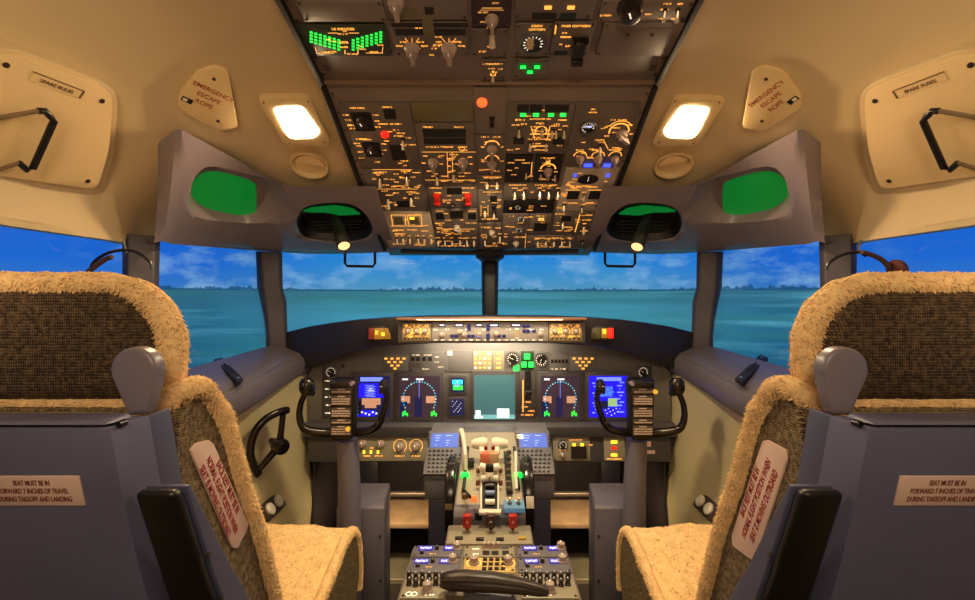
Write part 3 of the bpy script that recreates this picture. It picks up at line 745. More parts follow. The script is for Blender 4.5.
m.dark(423, 129, 466, 137, 'display_window'); m.dark(424, 138, 466, 144); m.wd(428, 127, 10); m.wd(459, 127, 10); m.wd(432, 147, 14); m.wd(448, 147, 10); m.wd(462, 147, 10)
m.kn(433, 162, 1.15); m.kn(463, 162, 1.15); m.sw(437, 177); m.sw(454, 174)
m.ln(422, 152, 476, 152); m.ln(447, 152, 448, 178); m.ln(452, 152, 453, 178); m.ln(425, 180, 475, 180)
for x, y, w in ((425, 156, 6), (441, 157, 6), (424, 163, 5), (442, 164, 5), (456, 157, 5), (470, 157, 6), (455, 164, 5), (472, 164, 5), (450, 160, 4), (450, 166, 4), (450, 172, 4), (430, 171, 6), (463, 173, 7), (445, 181, 8), (464, 150, 8)): m.wd(x, y, w)
m.ar(462, 149, .008, 0, 360); m.done()
m = MC(-.196, -.041, 187, 208)
for x in (437, 468): m.kn(x, 197, 1.15, 0, GRD, 'red_guarded_switch')
m.dark(447, 188, 462, 194); m.kn(453, 204, .8, 0, RKD, 'dark_selector')
for x, y, w in ((436, 188, 12), (468, 188, 12), (447, 200, 8), (460, 200, 8)): m.wd(x, y, w)
m.done()
m = MC(-.196, -.041, 209, 248, OVM)
for x in (440, 472): m.dark(x-4, 213, x+4, 219, 'annunciator')
m.dark(450, 211, 463, 218, 'annunciator'); m.kn(457, 227, .9, .8, KNB)
for x in (438, 445, 452, 460, 467, 474): m.sw(x, 240, .95)
for x, y, w in ((440, 211, 8), (472, 211, 8), (440, 223, 10), (471, 223, 12), (446, 231, 9), (466, 231, 9), (455, 234, 14), (456, 246, 30)): m.wd(x, y, w)
m.ln(437, 229, 475, 229); m.done()
m = MC(-.037, .042, 88, 134, OVH, label='plain grey module with one glowing orange lamp'); m.rl(482, 102, .013, LORANGE, 'glowing orange lamp'); m.kn(492, 120, .7, 0, GRDB, 'black_guarded_switch'); m.done()
m = MC(-.037, .042, 135, 174)
m.kn(492, 149, 1.1); m.kn(492, 164, 1.05); m.ar(492, 146, .020, -80, 80, .003); m.ar(492, 160, .020, -80, 80, .003)
for x, y, w in ((485, 137, 8), (497, 137, 8), (483, 147, 4), (502, 147, 4), (483, 160, 4), (502, 161, 4)): m.wd(x, y, w)
m.done()
m = MC(-.037, .042, 175, 189); m.sw(487, 181); m.sw(497, 181); m.wd(492, 177, 18); m.wd(492, 186, 14); m.done()
m = MC(-.037, .042, 190, 222); m.dark(490, 196, 497, 202); m.kn(494, 206, .9, 0, GRDB, 'black_guarded_switch'); m.sw(485, 210); m.sw(494, 212)
for x, y, w in ((492, 192, 18), (483, 202, 4), (499, 200, 5), (499, 206, 5), (490, 219, 16)): m.wd(x, y, w)
m.ln(481, 205, 481, 216); m.ln(488, 205, 488, 216); m.done()
m = MC(-.037, .042, 223, 249); m.kn(492, 232, .9, .4); m.sw(500, 236); m.sw(485, 240, .9)
for x, y, w in ((485, 227, 8), (498, 228, 7), (484, 236, 6), (501, 243, 7), (492, 246, 12)): m.wd(x, y, w)
m.done()
m = MC(.046, .212, 103, 154)
for i, x in enumerate((523, 536, 551, 563)):
    m.dark(x-6, 104.5, x+6, 112, 'annunciator'); m.la(x, 114.5, .014, .008, LGREEN)
for x, y in ((519, 129), (530, 143), (542, 128), (552, 130), (564, 130), (546, 143), (556, 130)): m.sw(x, y, .95)
m.dark(513, 137, 524, 144, 'dark_plate'); m.dark(553, 137, 565, 144, 'dark_plate')
m.ln(530, 134, 554, 134, .003); m.ln(532, 146, 548, 146, .003); m.ar(541, 131, .016, -120, 120, .003); m.ln(531, 126, 535, 140, .002); m.ln(550, 126, 547, 140, .002)
for x, y, w in ((520, 120, 10), (541, 119, 22), (562, 120, 10), (524, 124, 6), (557, 124, 6), (540, 123, 8), (534, 130, 6), (548, 130, 6), (541, 139, 10), (541, 150, 14), (518, 149, 5)): m.wd(x, y, w)
m.done()
m = MC(.046, .125, 155, 182, RECESS); m.sw(526, 173, .8); m.dark(519, 165, 531, 172)
for x, y, w in ((520, 160, 10), (526, 163, 8), (518, 168, 6), (531, 176, 4)): m.wd(x, y, w)
m.ln(532, 162, 531, 176, .002); m.done()
m = MC(.131, .212, 155, 182, RECESS); m.kn(548, 171, 1.0); m.ar(548, 169, .022, -90, 90, .004); m.la(548, 162, .012, .006, AMB); m.sw(541, 174, .8); m.sw(555, 175, .8); m.wd(548, 158, 14); m.done()
m = MC(.046, .212, 183, 199, OVM)
for x in (515, 524, 540, 549, 558): m.sw(x, 191, 1.1)
for x, y, w in ((518, 185, 18), (546, 185, 22), (532, 192, 4)): m.wd(x, y, w)
m.done()
m = MC(.046, .212, 200, 213, RECESS)
m.dark(512, 203, 522, 210, m=BLACK); m.ga(518, 207, .5); m.wd(532, 206, 6, .003); m.wd(544, 206, 6, .003); m.done()
m = MC(.046, .135, 214, 248); m.ga(521, 219, .75); m.ga(519, 230, .65); m.kn(516, 243, .9)
for x, y, w in ((512, 216, 5), (531, 217, 5), (512, 227, 5), (530, 230, 6), (520, 237, 10), (528, 242, 6)): m.wd(x, y, w)
m.ln(526, 234, 525, 248); m.done()
m = MC(.138, .212, 214, 235, OVM); m.la(541, 219, .020, .012, AMBD); m.dark(534, 223, 547, 231, 'annunciator'); m.wd(541, 216, 10); m.done()
m = MC(.138, .30, 236, 249, OVM)
for x in (538, 546, 554, 562, 570): m.sw(x, 241, .9)
for x, y, w in ((540, 238, 10), (556, 238, 14), (570, 238, 8), (545, 247, 16), (565, 247, 12)): m.wd(x, y, w)
m.done()
# right column
m = MC(.217, .378, 103, 166)
m.ga(588, 127, 1.15, .5); m.la(588, 126, .020, .006, em('gauge_blue_white', (190, 200, 255), 1.0))
m.kn(622, 134, 1.2, .9); m.ar(619, 131, .026, -110, 110, .004); m.ar(619, 131, .034, -60, 60, .002)
m.wd(619, 120, 16); m.wd(609, 126, 5); m.wd(630, 125, 6); m.wd(632, 134, 5); m.wd(607, 136, 5); m.sw(600, 146, 1.2); m.wd(600, 140, 10); m.ln(604, 141, 608, 149, .002)
for x in (580, 598, 615):
    m.kn(x, 159, .95, .1); m.ar(x, 156, .018, -90, 90, .0025); m.wd(x-1, 150, 10)
m.done()
m = Mod(rt, OF, 0, 0, 0, 0, OVL, z0=-.006, pts=[(566, 168), (620, 168), (604, 211), (556, 211)], label='pale module with an oval black dial')
m.la(588, 165, .024, .012, LBLUE); m.la(607, 165, .022, .012, LBLUE); m.la(575, 175, .008, .012, LBLUE); m.la(608, 175, .010, .012, LBLUE)
a, b = m.at(588, 179); mb = MB(); mb.prism([(a+.032*math.cos(t*math.pi/12), b+.020*math.sin(t*math.pi/12)) for t in range(24)], m.h-.001, m.h+.003); mb.box((a, b+.003, m.h+.0034), (.002, .022, .0008), m=WLEG); mb.build('oval_dial', BLACK, m.o, local=True, bevel=.001)
for x in (573, 595): m.dark(x-6, 191, x+6, 199, 'annunciator'); m.ln(x-7, 190, x+7, 190, .002)
m.sw(564, 205, .9); m.sw(597, 206, .9); m.sw(584, 195, .8); m.sw(582, 207, .8)
for x, y, w in ((576, 187, 12), (592, 187, 12), (565, 195, 7), (604, 194, 7), (573, 203, 9), (590, 203, 9), (581, 186, 20)): m.wd(x, y, w)
m.done()
m = Mod(rt, OF, 0, 0, 0, 0, OVM, z0=-.006, pts=[(556, 212), (603, 212), (593, 234), (552, 234)])
m.ln(580, 214, 575, 232, .003); m.sw(563, 222, 1.0); m.sw(584, 226, 1.2); m.dark(561, 216, 571, 221, 'annunciator')
for x, y, w in ((560, 214, 10), (590, 215, 8), (587, 220, 9), (567, 227, 6), (585, 231, 10), (568, 231, 7)): m.wd(x, y, w)
m.done()
m = Mod(rt, OF, 0, 0, 0, 0, OVM, z0=-.006, pts=[(577, 236), (592, 236), (587, 248), (577, 248)]); m.kn(582, 241, .8, 0, RKD, 'dark_selector'); m.done()
# ------------------------------------------------------------------ aft overhead panel
 
rt = thing('aft_overhead_panel', AF.M, 'upper overhead panel with green slat indicators and grey selector knobs, nearest the camera', 'instrument panel')
mb = MB(); mb.rect(-.40, .002, .40, .80, -.07, -.006); mb.build('panel_body', OVH, rt, local=True, bevel=.003)
mb = MB(); mb.rect(-.40, .004, .40, .009, -.006, .002); mb.build('hinge_rail', mat('rail_worn_metal', (150, 124, 104), .35, .3), rt, local=True)
for s in (-1, 1):
    mb = MB(); mb.rect(s*.392, .004, s*.404, .80, -.03, .006); mb.build('edge_strip', BLACKM, rt, local=True, bevel=.002)
    for i in range(9): inst('fastener', SCR, rt, (s*.386, .03+i*.05, -.006), (1, 1, 1))
    mb = MB()
    for i in range(3):
        for j in range(3): mb.cyl((s*.372+i*.005-.005, .045+j*.006, -.008), (s*.372+i*.005-.005, .045+j*.006, -.0045), .0017, n=6)
    mb.build('speaker_grille', BLACK, rt, local=True)
def A_(x0, y0, x1, y1, m=OVM, **k): return Mod(rt, AF, x0, y0, x1, y1, m, z0=-.006, **k)
m = A_(300, 25, 388, 56, mat('slat_module_dark_green', (52, 62, 48), .4))
a0 = m.h
for sgx, xc in ((-1, 325), (1, 367)):
    gm = MB()
    for i in range(7):
        for j in range(4):
            x = xc+(i-3)*4.6; y = 39+j*3.1+(-sgx)*(i-3)*1.3*(1)+(-3)
            a, b = m.at(x, y); gm.box((a, b, a0+.001), (.0054, .0036, .002))
    gm.build('slat_position_lamp', em('slat_green', (40, 255, 80), 1.1), m.o, local=True)['label'] = 'glowing green rows of slat lamps'
text('lettering', 'LE DEVICES', .008, W[rt] @ Matrix.Translation((m.at(343, 29)[0], m.at(343, 29)[1], a0+.0004)), AMB, m.o, sx=1.15)
m.wd(343, 34, 10); m.ln(328, 33, 338, 33); m.ln(349, 33, 359, 33); m.wd(344, 42, 9); m.wd(344, 47, 9); m.wd(352, 54, 12); m.ln(345, 50, 345, 54, .002); m.ln(358, 50, 358, 54, .002)
m.ln(317, 53, 334, 53); m.ln(315, 47, 317, 53); m.ln(366, 53, 383, 53); m.ln(383, 47, 382, 53); m.wd(326, 52, 8); m.wd(374, 52, 8); m.done()
m = A_(392, 22, 468, 56)
for x in (412, 449):
    m.kn(x, 48, 1.25); m.ln(x-4, 42, x-7, 38); m.ln(x+4, 42, x+7, 38); m.ln(x, 42, x, 38)
    for dx, dy in ((-9, 42), (9, 42), (-12, 46), (13, 46)): m.wd(x+dx, dy, 8)
m.wd(432, 55, 5); m.dark(392, 23, 468, 27, 'recess'); m.dark(395, 29, 466, 35, 'recess')
a, b = m.at(428, 26); lamp(m.o, a, b, .022, .05, OVO, m.h, 'olive_tab'); m.done()
m = A_(300, 1, 384, 22, OVH); m.done()
m = A_(392, -30, 466, 20, OVH); m.kn(396, 2, 1.2); m.dark(402, 8, 418, 18, m=OVO); m.dark(425, 7, 434, 14, m=BLACK); m.done()
m = A_(471, -20, 512, 27, mat('maroon_module', (60, 36, 34), .4)); m.kn(492, 19, 1.0, 0, KNB); m.sw(492, 28, 1.5); m.ln(482, 8, 502, 8); m.ln(480, 10, 504, 10, .0006); m.done(AMBD)
m = A_(471, 29, 508, 56, OVM); m.sw(492, 33, 1.2); m.done()
m = A_(482, 60, 506, 80, OVM); m.sw(493, 73, .8); m.wd(493, 64, 20); m.la(493, 74, .012, .006, AMB); m.la(493, 73, .004, .014, AMB); m.wd(501, 69, 5); m.done()
m = A_(515, 24, 551, 56); m.ga(533, 43, 1.45, .3)
a, b = m.at(530, 42); lamp(m.o, a, b, .014, .028, mat('gauge_ivory', (215, 185, 140), .4), m.h+.003, 'gauge_plate')
for t, y in (('CREW', 26), ('OXYGEN', 29.5)): text('lettering', t, .0075, W[rt] @ Matrix.Translation((m.at(537, y)[0], m.at(537, y)[1], m.h+.0004)), AMB, m.o, sx=1.1)
m.done()
m = A_(552, 22, 592, 56); text('lettering', 'PASS OXYGEN', .0075, W[rt] @ Matrix.Translation((m.at(576, 26)[0], m.at(576, 26)[1], m.h+.0004)), AMB, m.o, sx=1.2)
m.kn(579, 46, 1.6, 0, GRDB, 'black_guarded_switch'); m.wd(566, 37, 11); m.wd(568, 46, 5); m.ln(556, 25, 555, 34, .003); m.dark(554, 51, 567, 55); m.done()
m = A_(515, -10, 595, 19, OVM); m.la(548, 7, .014, .006, AMB); m.la(571, 7, .014, .006, AMB); m.dark(532, 13, 556, 19); m.dark(560, 13, 576, 19, m=mat('dim_green_window', (20, 46, 26), .4)); m.done()
m = A_(600, 1, 690, 22, OVH); m.kn(630, 6, 2.2, .5, RKD, 'dark_selector'); m.sw(665, 10, .9); m.sw(678, 10, .9); m.done()
m = A_(600, 23, 682, 56, OVH); m.kn(628, 35, 1, 0, SCR, 'fastener'); m.kn(652, 35, 1, 0, SCR, 'fastener'); m.dark(617, 22, 672, 27, m=OVM); m.done()
m = A_(514, 59, 548, 78, OVM)
for x, y in ((523, 66), (537, 66), (530, 71)): m.dark(x-5, y-3, x+5, y+3, 'annunciator', mat('lamp_housing_green', (8, 60, 22), .3, emis=(0, 110, 30), es=.5)); m.la(x, y+.5, .012, .007, LGREEN)
m.done()
# ------------------------------------------------------------------ main instrument panel
IF = Frame((0, 1.82, .80), (1, 0, 0), (0, 0.0, 1))
rt = thing('main_instrument_panel', IF.M, 'wide grey main instrument panel with a row of lit flight displays across the cabin', 'instrument panel')
def ih(x, y, h=0): return IF.hit(x, y, h)
mb = MB(); mb.prism([ih(*p) for p in ((308, 374), (316, 362), (350, 350), (400, 342), (579, 342), (628, 350), (662, 362), (671, 374), (671, 424), (308, 424))], -.05, 0); mb.build('panel_face', MIPG, rt, local=True, bevel=.003)
mb = MB(); y0 = ih(300, 421)[1]; y1 = ih(300, 434)[1]
mb.loft([[(x, y0, 0), (x, y0+.002, .03), (x, y0-.012, .045), (x, y1, .045), (x, y1, -.02), (x, y0, -.02)] for x in (-.72, .72)]); mb.build('lower_shelf', MIPD, rt, local=True, bevel=.003)
def DU(x0, y0, x1, y1, kind, label, bz=4):
    m = Mod(rt, IF, x0-bz, y0-bz, x1+bz, y1+bz, BEZ, h=.008, name='display_unit', label=label, scr=(bz > 3))
    m.dark(x0, y0, x1, y1, 'screen', SDARK if kind in ('nav',) else (STEAL if kind == 'teal' else (SBLUE if kind == 'pfd2' else SNAVY)), .0008)
    w = x1-x0; h = y1-y0
    def R(m_, u0, v0, u1, v1, t=.0012, nm='screen_graphic'):
        a = m.at(x0+u0*w, y0+v0*h); b = m.at(x0+u1*w, y0+v1*h); mm.rect(a[0], b[1], b[0], a[1], m.h+.0006, m.h+t, m_)
    mm = MB()
    if kind == 'pfd':
        R(SBLUE, .04, .18, .86, .52); R(SBLUE2, .18, .03, .80, .13); R(SGND, .22, .54, .74, .70, .0011); R(SGND, .30, .70, .62, .78, .0011); R(SBLUE, .1, .84, .6, .98); R(BLACK, .80, .2, .97, .5, .0014)
        for i in range(10): R(SBLUE2, .3+(i % 2)*.05, .22+i*.03, .55+(i % 2)*.05-.03*i+.03*i, .235+i*.03, .0015)
        for i in range(9): R(SBLUE2, .05, .2+i*.09, .12, .22+i*.09, .0015)
        for i in range(5): R(SWHITE, .2+i*.1, .86+(i % 3)*.03, .25+i*.1, .9+(i % 3)*.03, .0016)
        R(BLACK, .10, .60, .20, .95, .0013); R(SWHITE, .42, .3, .5, .32, .0018); R(SWHITE, .40, .35, .56, .365, .0018)
    if kind == 'pfd2':
        R(SBLUE2, .2, .03, .85, .12); R(em('screen_light_blue', (60, 90, 255), 1.4), .30, .25, .62, .5); R(SNAVY, .15, .6, .5, .8); R(em('screen_sage', (150, 190, 130), .9), .50, .54, .74, .74)
        for i in range(10): R(SBLUE2, .08+(i % 3)*.04, .16+i*.08, .16+(i % 3)*.05, .19+i*.08, .0016); R(SBLUE2, .8-(i % 2)*.06, .14+i*.08, .92-(i % 3)*.05, .17+i*.08, .0016)
        for i in range(12): R(SWHITE, .3+i*.04, .78+((i*7) % 5)*.04, .325+i*.04, .80+((i*7) % 5)*.04, .0018)
        for i in range(8): R(SCY, .32+((i*5) % 7)*.05, .26+i*.03, .36+((i*5) % 7)*.05, .275+i*.03, .0018)
    if kind == 'nav':
        R(SGND, .05, .49, .27, .66, .0011); R(SNAVY, .38, .5, .56, 1.0, .0011); R(SGND, .66, .49, .88, .66, .0011); R(SNAVY, .02, .62, .20, 1.0, .0012); R(SWHITE, .08, .06, .22, .10); R(SWHITE, .42, .06, .60, .10)
        cxx = .5; cyy = .56
        for i in range(25):
            a = math.radians(-120+i*10); R(SCY if i % 3 else SWHITE, cxx+.40*math.sin(a)-.012, cyy-.42*math.cos(a)-.012, cxx+.40*math.sin(a)+.014, cyy-.42*math.cos(a)+.014, .0016)
        for i in range(9): R(SBLUE2, .485, .10+i*.05, .50, .13+i*.05, .0016)
        for u in (.08, .78): R(SGR, u, .87, u+.04, .98, .0016); R(SGR, u+.05, .84, u+.09, .95, .0016); R(SGR, u+.10, .90, u+.14, .98, .0016)
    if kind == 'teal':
        R(SWHITE, .04, .80, .16, .97); R(SWHITE, .02, .93, .22, .98); R(SWHITE, .56, .76, .86, .97); R(em('screen_teal_light', (110, 170, 175), .9), 0, .90, 1, 1.0, .0010)  # white blocks paint bright reflections lying on the screen glass
    if kind == 'stby': 
        R(SCY, .1, .12, .9, .45); R(SGR, .15, .52, .9, .85); R(SBLUE2, .3, .4, .6, .6, .0016); R(SWHITE, .45, .2, .55, .3, .0018)
    if kind == 'rmi':
        for i in range(14): R(SWHITE, .15+((i*3) % 7)*.1, .12+(i//2)*.11, .21+((i*3) % 7)*.1, .16+(i//2)*.11)
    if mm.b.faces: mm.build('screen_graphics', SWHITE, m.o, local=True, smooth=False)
    else: mm.b.free()
DU(354, 376, 390, 417, 'pfd', 'left outer display, bright blue attitude picture'); DU(399, 376, 440, 417, 'nav', 'left inner display with compass arc')
DU(541, 376, 580, 417, 'nav', 'right inner display with compass arc'); DU(589, 376, 627, 417, 'pfd2', 'right outer display, bright blue')
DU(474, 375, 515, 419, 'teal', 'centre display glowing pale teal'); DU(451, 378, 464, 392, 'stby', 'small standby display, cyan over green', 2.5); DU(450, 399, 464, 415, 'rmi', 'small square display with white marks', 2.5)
# gear lever
m = Mod(rt, IF, 520, 370, 536, 418, BEZ, h=.004, name='gear_lever_plate', scr=False); m.dark(525, 371, 531, 400, 'slot', RECESS)
a, b = m.at(528, 388); mb = MB(); mb.tube([(a, b+.03, m.h), (a, b+.015, .03), (a, b-.01, .035)], .005, 10); mb.tube([(a-.012, b-.012, .036), (a+.012, b-.012, .036)], .011, 14); mb.build('gear_lever', BLACK, m.o, local=True)
m.wd(528, 402, 8, .006); m.wd(525, 407, 7, .006); m.wd(531, 411, 8, .006); m.wd(527, 415, 12, .006); m.ln(523, 380, 523, 412, .004); m.done(AMB)
def I_(x0, y0, x1, y1, m=MIPG, **k): return Mod(rt, IF, x0, y0, x1, y1, m, h=.004, **k)
for X, sx in ((395, 1), (583, -1)):
    m = I_(X-13, 356, X+13, 371, MIPG, scr=False)
    for dx, dy in ((-9, 358.5), (-3, 358.5), (3, 358.5), (9, 358.5), (-6, 362), (0, 362), (6, 362), (-3, 365.5), (3, 365.5), (0, 368.5)): m.la(X+dx, dy, .0115, .0065, AMB)
    m.done()
m = I_(410, 352, 447, 372, MIPG)
for x, y in ((413, 359), (418, 359), (424, 359), (430, 359)): m.dark(x-2, y-2, x+2, y+2, 'small_knob_recess', BLACK)
for x, y, w in ((416, 355, 8), (428, 355, 8), (437, 357, 5), (437, 362, 5), (441, 367, 6), (426, 369, 7)): m.wd(x, y, w)
m.dark(409, 363, 421, 368, m=BEZ); m.done(WLEG)
m = I_(448, 350, 472, 372, MIPG, scr=False); m.la(450, 353, .018, .016, em('flood_warm', (255, 236, 190), 1.5)); m.done()
m = I_(473, 351, 492, 371, OLIVE, scr=False)
for i in range(4):
    for j in range(4): m.la(475.5+i*4.6, 354+j*4.6, .010, .0065, AMBD if (i+j) % 3 else WLEG)
m.done()
m = I_(493, 351, 504, 371, OLIVE, scr=False)
for j in range(4): m.la(498.5, 354+j*4.6, .020 if j % 2 else .015, .0065, AMBD)
m.done()
m = I_(505, 351, 520, 368, MIPG, scr=False); m.ga(512.5, 359, 1.5, .4); m.la(516, 368, .022, .022, LGREEN, 'gear_light'); m.done()
m = I_(521, 351, 534, 371, mat('gear_light_housing', (12, 56, 24), .4), scr=False); m.la(527, 356.5, .022, .020, LGREEN, 'gear_light'); m.la(524, 364.5, .020, .020, LGREEN, 'gear_light'); m.la(531, 364.5, .020, .020, LGREEN, 'gear_light'); m.done()
m = I_(535, 351, 548, 370, MIPG, scr=False); m.ga(541, 360, 1.5, 2.2); m.done()
m = I_(549, 353, 569, 372, MIPG)
for i in range(5): m.dark(551+i*3.6, 359.5, 553.5+i*3.6, 363, 'small_knob_recess', BLACK)
m.wd(554, 369, 7); m.wd(563, 369, 6); m.done(WLEG)
# side clusters near the yokes
for X, sx in ((331, 1), (643, -1)):
    m = Mod(rt, IF, X-9, 366, X+9, 418, MIPD, h=.004, scr=True)
    m.ga(X, 372, 1.3, .4)
    for i in range(5): m.wd(X, 381+i*8, 12, .006)
    m.done(WLEG)
inst('fastener', SCR, rt, (ih(343, 366)[0], ih(343, 366)[1], 0), (2, 2, 1)); 
# lower panels under the shelf
LF = Frame((0, 1.79, .60), (1, 0, 0), (0, 0.18, 1))
lt = thing('lower_instrument_panel', LF.M, 'long grey lower panel under the main instrument panel above the foot wells', 'instrument panel')
rt = lt
mb = MB(); mb.prism([LF.hit(*p) for p in ((308, 433), (671, 433), (671, 462), (308, 462))], -.04, 0); mb.build('panel_body', MIPD, rt, local=True, bevel=.003)
m = Mod(rt, LF, 356, 437, 430, 461, OLIVE, h=.004, label='olive module with four round knobs')
for x in (363, 381): m.kn(x, 444, 1.4, .3, RKN, 'round_knob'); m.la(x, 441, .016, .006, LYEL)
for x in (400, 416): m.kn(x, 447, 1.5, .3, RKN, 'round_knob'); m.ar(x, 446, .026, -140, 140, .002)
for x in (364, 371, 378): m.la(x, 452, .008, .012, LYEL)
for x, y, w in ((367, 456, 8), (379, 456, 8), (400, 456, 10), (416, 456, 10), (372, 448, 6)): m.wd(x, y, w, .005)
m.done()
m = Mod(rt, LF, 553, 437, 590, 461, OLIVE, h=.004, label='olive module with a black box display'); m.ga(563, 445, 1.0); m.dark(571, 446, 586, 458, 'black_display', BLACK, .012); m.la(574, 445, .012, .012, LYEL); m.la(582, 445, .012, .012, LYEL); m.kn(562, 455, 1.0, 0, RKN, 'round_knob')
for x, y, w in ((576, 440, 14), (591, 445, 4), (563, 450, 8)): m.wd(x, y, w, .005)
m.done()
m = Mod(rt, LF, 604, 437, 625, 461, OLIVE, h=.004, scr=False); m.la(614, 442, .024, .012, LYEL); m.la(614, 448, .016, .012, LRED); m.la(614, 455, .024, .010, LYEL); m.wd(614, 459, 16, .005); m.done()
m = Mod(rt, LF, 633, 437, 656, 461, MIPD, h=.004, scr=False); m.la(643, 444, .060, .018, PLAC, 'warning_label'); m.la(645, 452, .075, .012, PLAC, 'warning_label')
a, b = m.at(643, 444)
for i in range(5): m.wd(636+i*4, 444, 3, .008); 
for i in range(6): m.wd(636+i*4, 452, 3, .006)
m.leg.mb.M = Matrix.Identity(4)
m.leg.mb.b.verts.ensure_lookup_table()
for v in m.leg.mb.b.verts: v.co.z += .003
m.done(REDINK, 'lettering')
# ------------------------------------------------------------------ glareshield
GLY = [(285, 1.84, 333, 376), (305, 1.78, 328, 369), (330, 1.72, 324, 360), (355, 1.67, 321, 351), (385, 1.64, 318.8, 346), (430, 1.625, 316.8, 343.5), (489.5, 1.62, 316.5, 342.5)]
GLY = GLY+[(979-x, Y, a, b) for x, Y, a, b in GLY[:-1][::-1]]
mb = MB(); sec = []
for x, Y, a, b in GLY:
    t = P(x, a, Y); u = P(x, b, Y); fx = t.x
    yb = 2.02-abs(fx)*.10; zt = t.z
    sec.append([(fx, Y+.004, t.z+.002), (fx, Y, t.z-.004), (fx, Y+.004, u.z+.004), (fx, Y+.012, u.z), (fx*.995, max(Y+.03, 1.81), u.z+.006), (fx*.98, yb, zt-.06), (fx*.98, yb, zt-.03), (fx, Y+.06, zt+.004)])
mb.loft(sec)
gs = mb.build('glareshield', mat('glareshield_black', (30, 25, 24), .55, bump=.2, bscale=300), loc=(0, 1.7, 1.0)); tag(gs, 'wide black glareshield hood curving over the instrument panel below the windscreen', 'glareshield')
MF = Frame((0, 1.60, 1.045), (1, 0, 0), (0, .05, 1))
rt = thing('mode_control_panel', MF.M, 'long narrow brightly lit control panel set in the middle of the black glareshield', 'control panel')
q = [MF.hit(398, 320), MF.hit(585, 320), MF.hit(585, 343), MF.hit(398, 343)]
mb = MB(); mb.prism(q, -.03, 0); mb.build('panel_body', BEZ, rt, local=True, bevel=.002)
a = MF.hit(398, 317.5); b = MF.hit(585, 320.5)
mb = MB(); mb.rect(a[0], b[1], b[0], a[1], -.03, .030); mb.build('lit_visor', mat('visor_worn_brown', (150, 110, 84), .35), rt, local=True, bevel=.003)
EF = mat('efis_face', (160, 140, 104), .4)
for x0, x1 in ((402, 431), (549, 582)):
    m = Mod(rt, MF, x0, 323, x1, 341, EF, h=.004, label='amber lit end module'); xm = (x0+x1)/2
    for i in range(3):
        xx = x0+6+i*(x1-x0-12)/2; m.kn(xx, 331.5, .85, .4*i, RKN, 'round_knob'); m.ar(xx, 331, .015, -130, 130, .0016)
    for i in range(7): m.la(x0+3.4+i*(x1-x0-7)/6, 338.6, .006, .006, KNOBD, 'push_button'); m.wd(x0+3.4+i*(x1-x0-7)/6, 336.2, 2.6, .004)
    for i in range(4): m.wd(x0+4+i*(x1-x0-8)/3, 325.5, 4.5, .006)
    m.scat(10, .006, .012)
    m.done(AMB)
m = Mod(rt, MF, 432, 322, 548, 341, mat('mcp_face', (150, 142, 134), .4), h=.004, scr=False)
for x, w in ((442, 6), (459, 9), (479, 7), (494, 10), (516, 11)): m.dark(x-w/2, 323.5, x+w/2, 327, 'digit_window', BLACK); m.la(x, 325.2, w*.0026, .0055, em('digits_white', (225, 225, 255), 1.0), 'lit_digits')
BB = mat('button_dark_blue', (26, 24, 60), .35, emis=(60, 60, 170), es=.25)
for x, y in ((452, 336), (456, 336), (469, 329), (469, 326), (469, 336), (473, 336), (488, 326), (488, 329.5), (488, 335), (488, 338), (499, 336), (504, 336), (524, 326), (528, 326), (524, 331), (528, 331), (534, 331)): m.la(x, y, .012, .010, BB, 'push_button')
for x, y in ((442, 335), (460, 332), (464, 335), (479, 334), (496, 334), (540, 334)): m.kn(x, y, .9, .3, RKN, 'round_knob')
m.la(479, 335, .012, .012, em('mcp_blue', (150, 170, 255), 1.6)); m.la(517, 333.5, .012, .028, EF, 'paddle_switch'); m.ln(515, 329, 519, 329, .002); m.ln(515, 338, 519, 338, .002)
for x in range(436, 546, 7): m.wd(x, 340, 4, .0045)
for x in (436, 448, 466, 484, 509, 532, 542): m.wd(x, 329.5, 5, .005)
m.done(WLEG)
for s in (-1, 1):
    side = 'left' if s < 0 else 'right'
    x0, x1 = (367, 393) if s < 0 else (589, 615)
    Y = 1.645; fr = Frame(P((x0+x1)/2, 333, Y), (1, s*-.10, 0), (0, .03, 1))
    rt = thing('master_caution_light', fr.M, 'small '+('yellow' if s < 0 else 'yellow and red')+' lit warning box in the glareshield '+side+' of the long control panel', 'warning light')
    a = fr.hit(x0, 326); b = fr.hit(x1, 341); mb = MB(); mb.rect(a[0], b[1], b[0], a[1], -.012, .006); mb.build('bezel', BLACK, rt, local=True, bevel=.002)
    def cell(xa, xb, ya, yb, m, nm='lit_cap'):
        p = fr.hit(xa, ya); q = fr.hit(xb, yb); mb = MB(); mb.rect(p[0], q[1], q[0], p[1], .005, .008); mb.build(nm, m, rt, local=True, bevel=.0008)
    DY = mat('cap_dull_amber', (120, 84, 30), .4, emis=(190, 130, 30), es=.5); DR = mat('cap_dull_red', (90, 24, 16), .4, emis=(160, 40, 20), es=.4)
    if s < 0: cell(369, 374, 328, 339, DR); cell(374.5, 384, 328, 339, DY); cell(384.5, 391, 328, 339, DY); cell(375, 379, 330, 335, LYEL); cell(381, 385, 332, 336, LYEL)
    else: cell(591, 600, 328, 339, mat('cap_olive', (90, 90, 60), .4)); cell(601, 607, 328, 338, DY); cell(607.5, 613, 328, 338, LRED); cell(602, 606, 329, 334, LYEL)
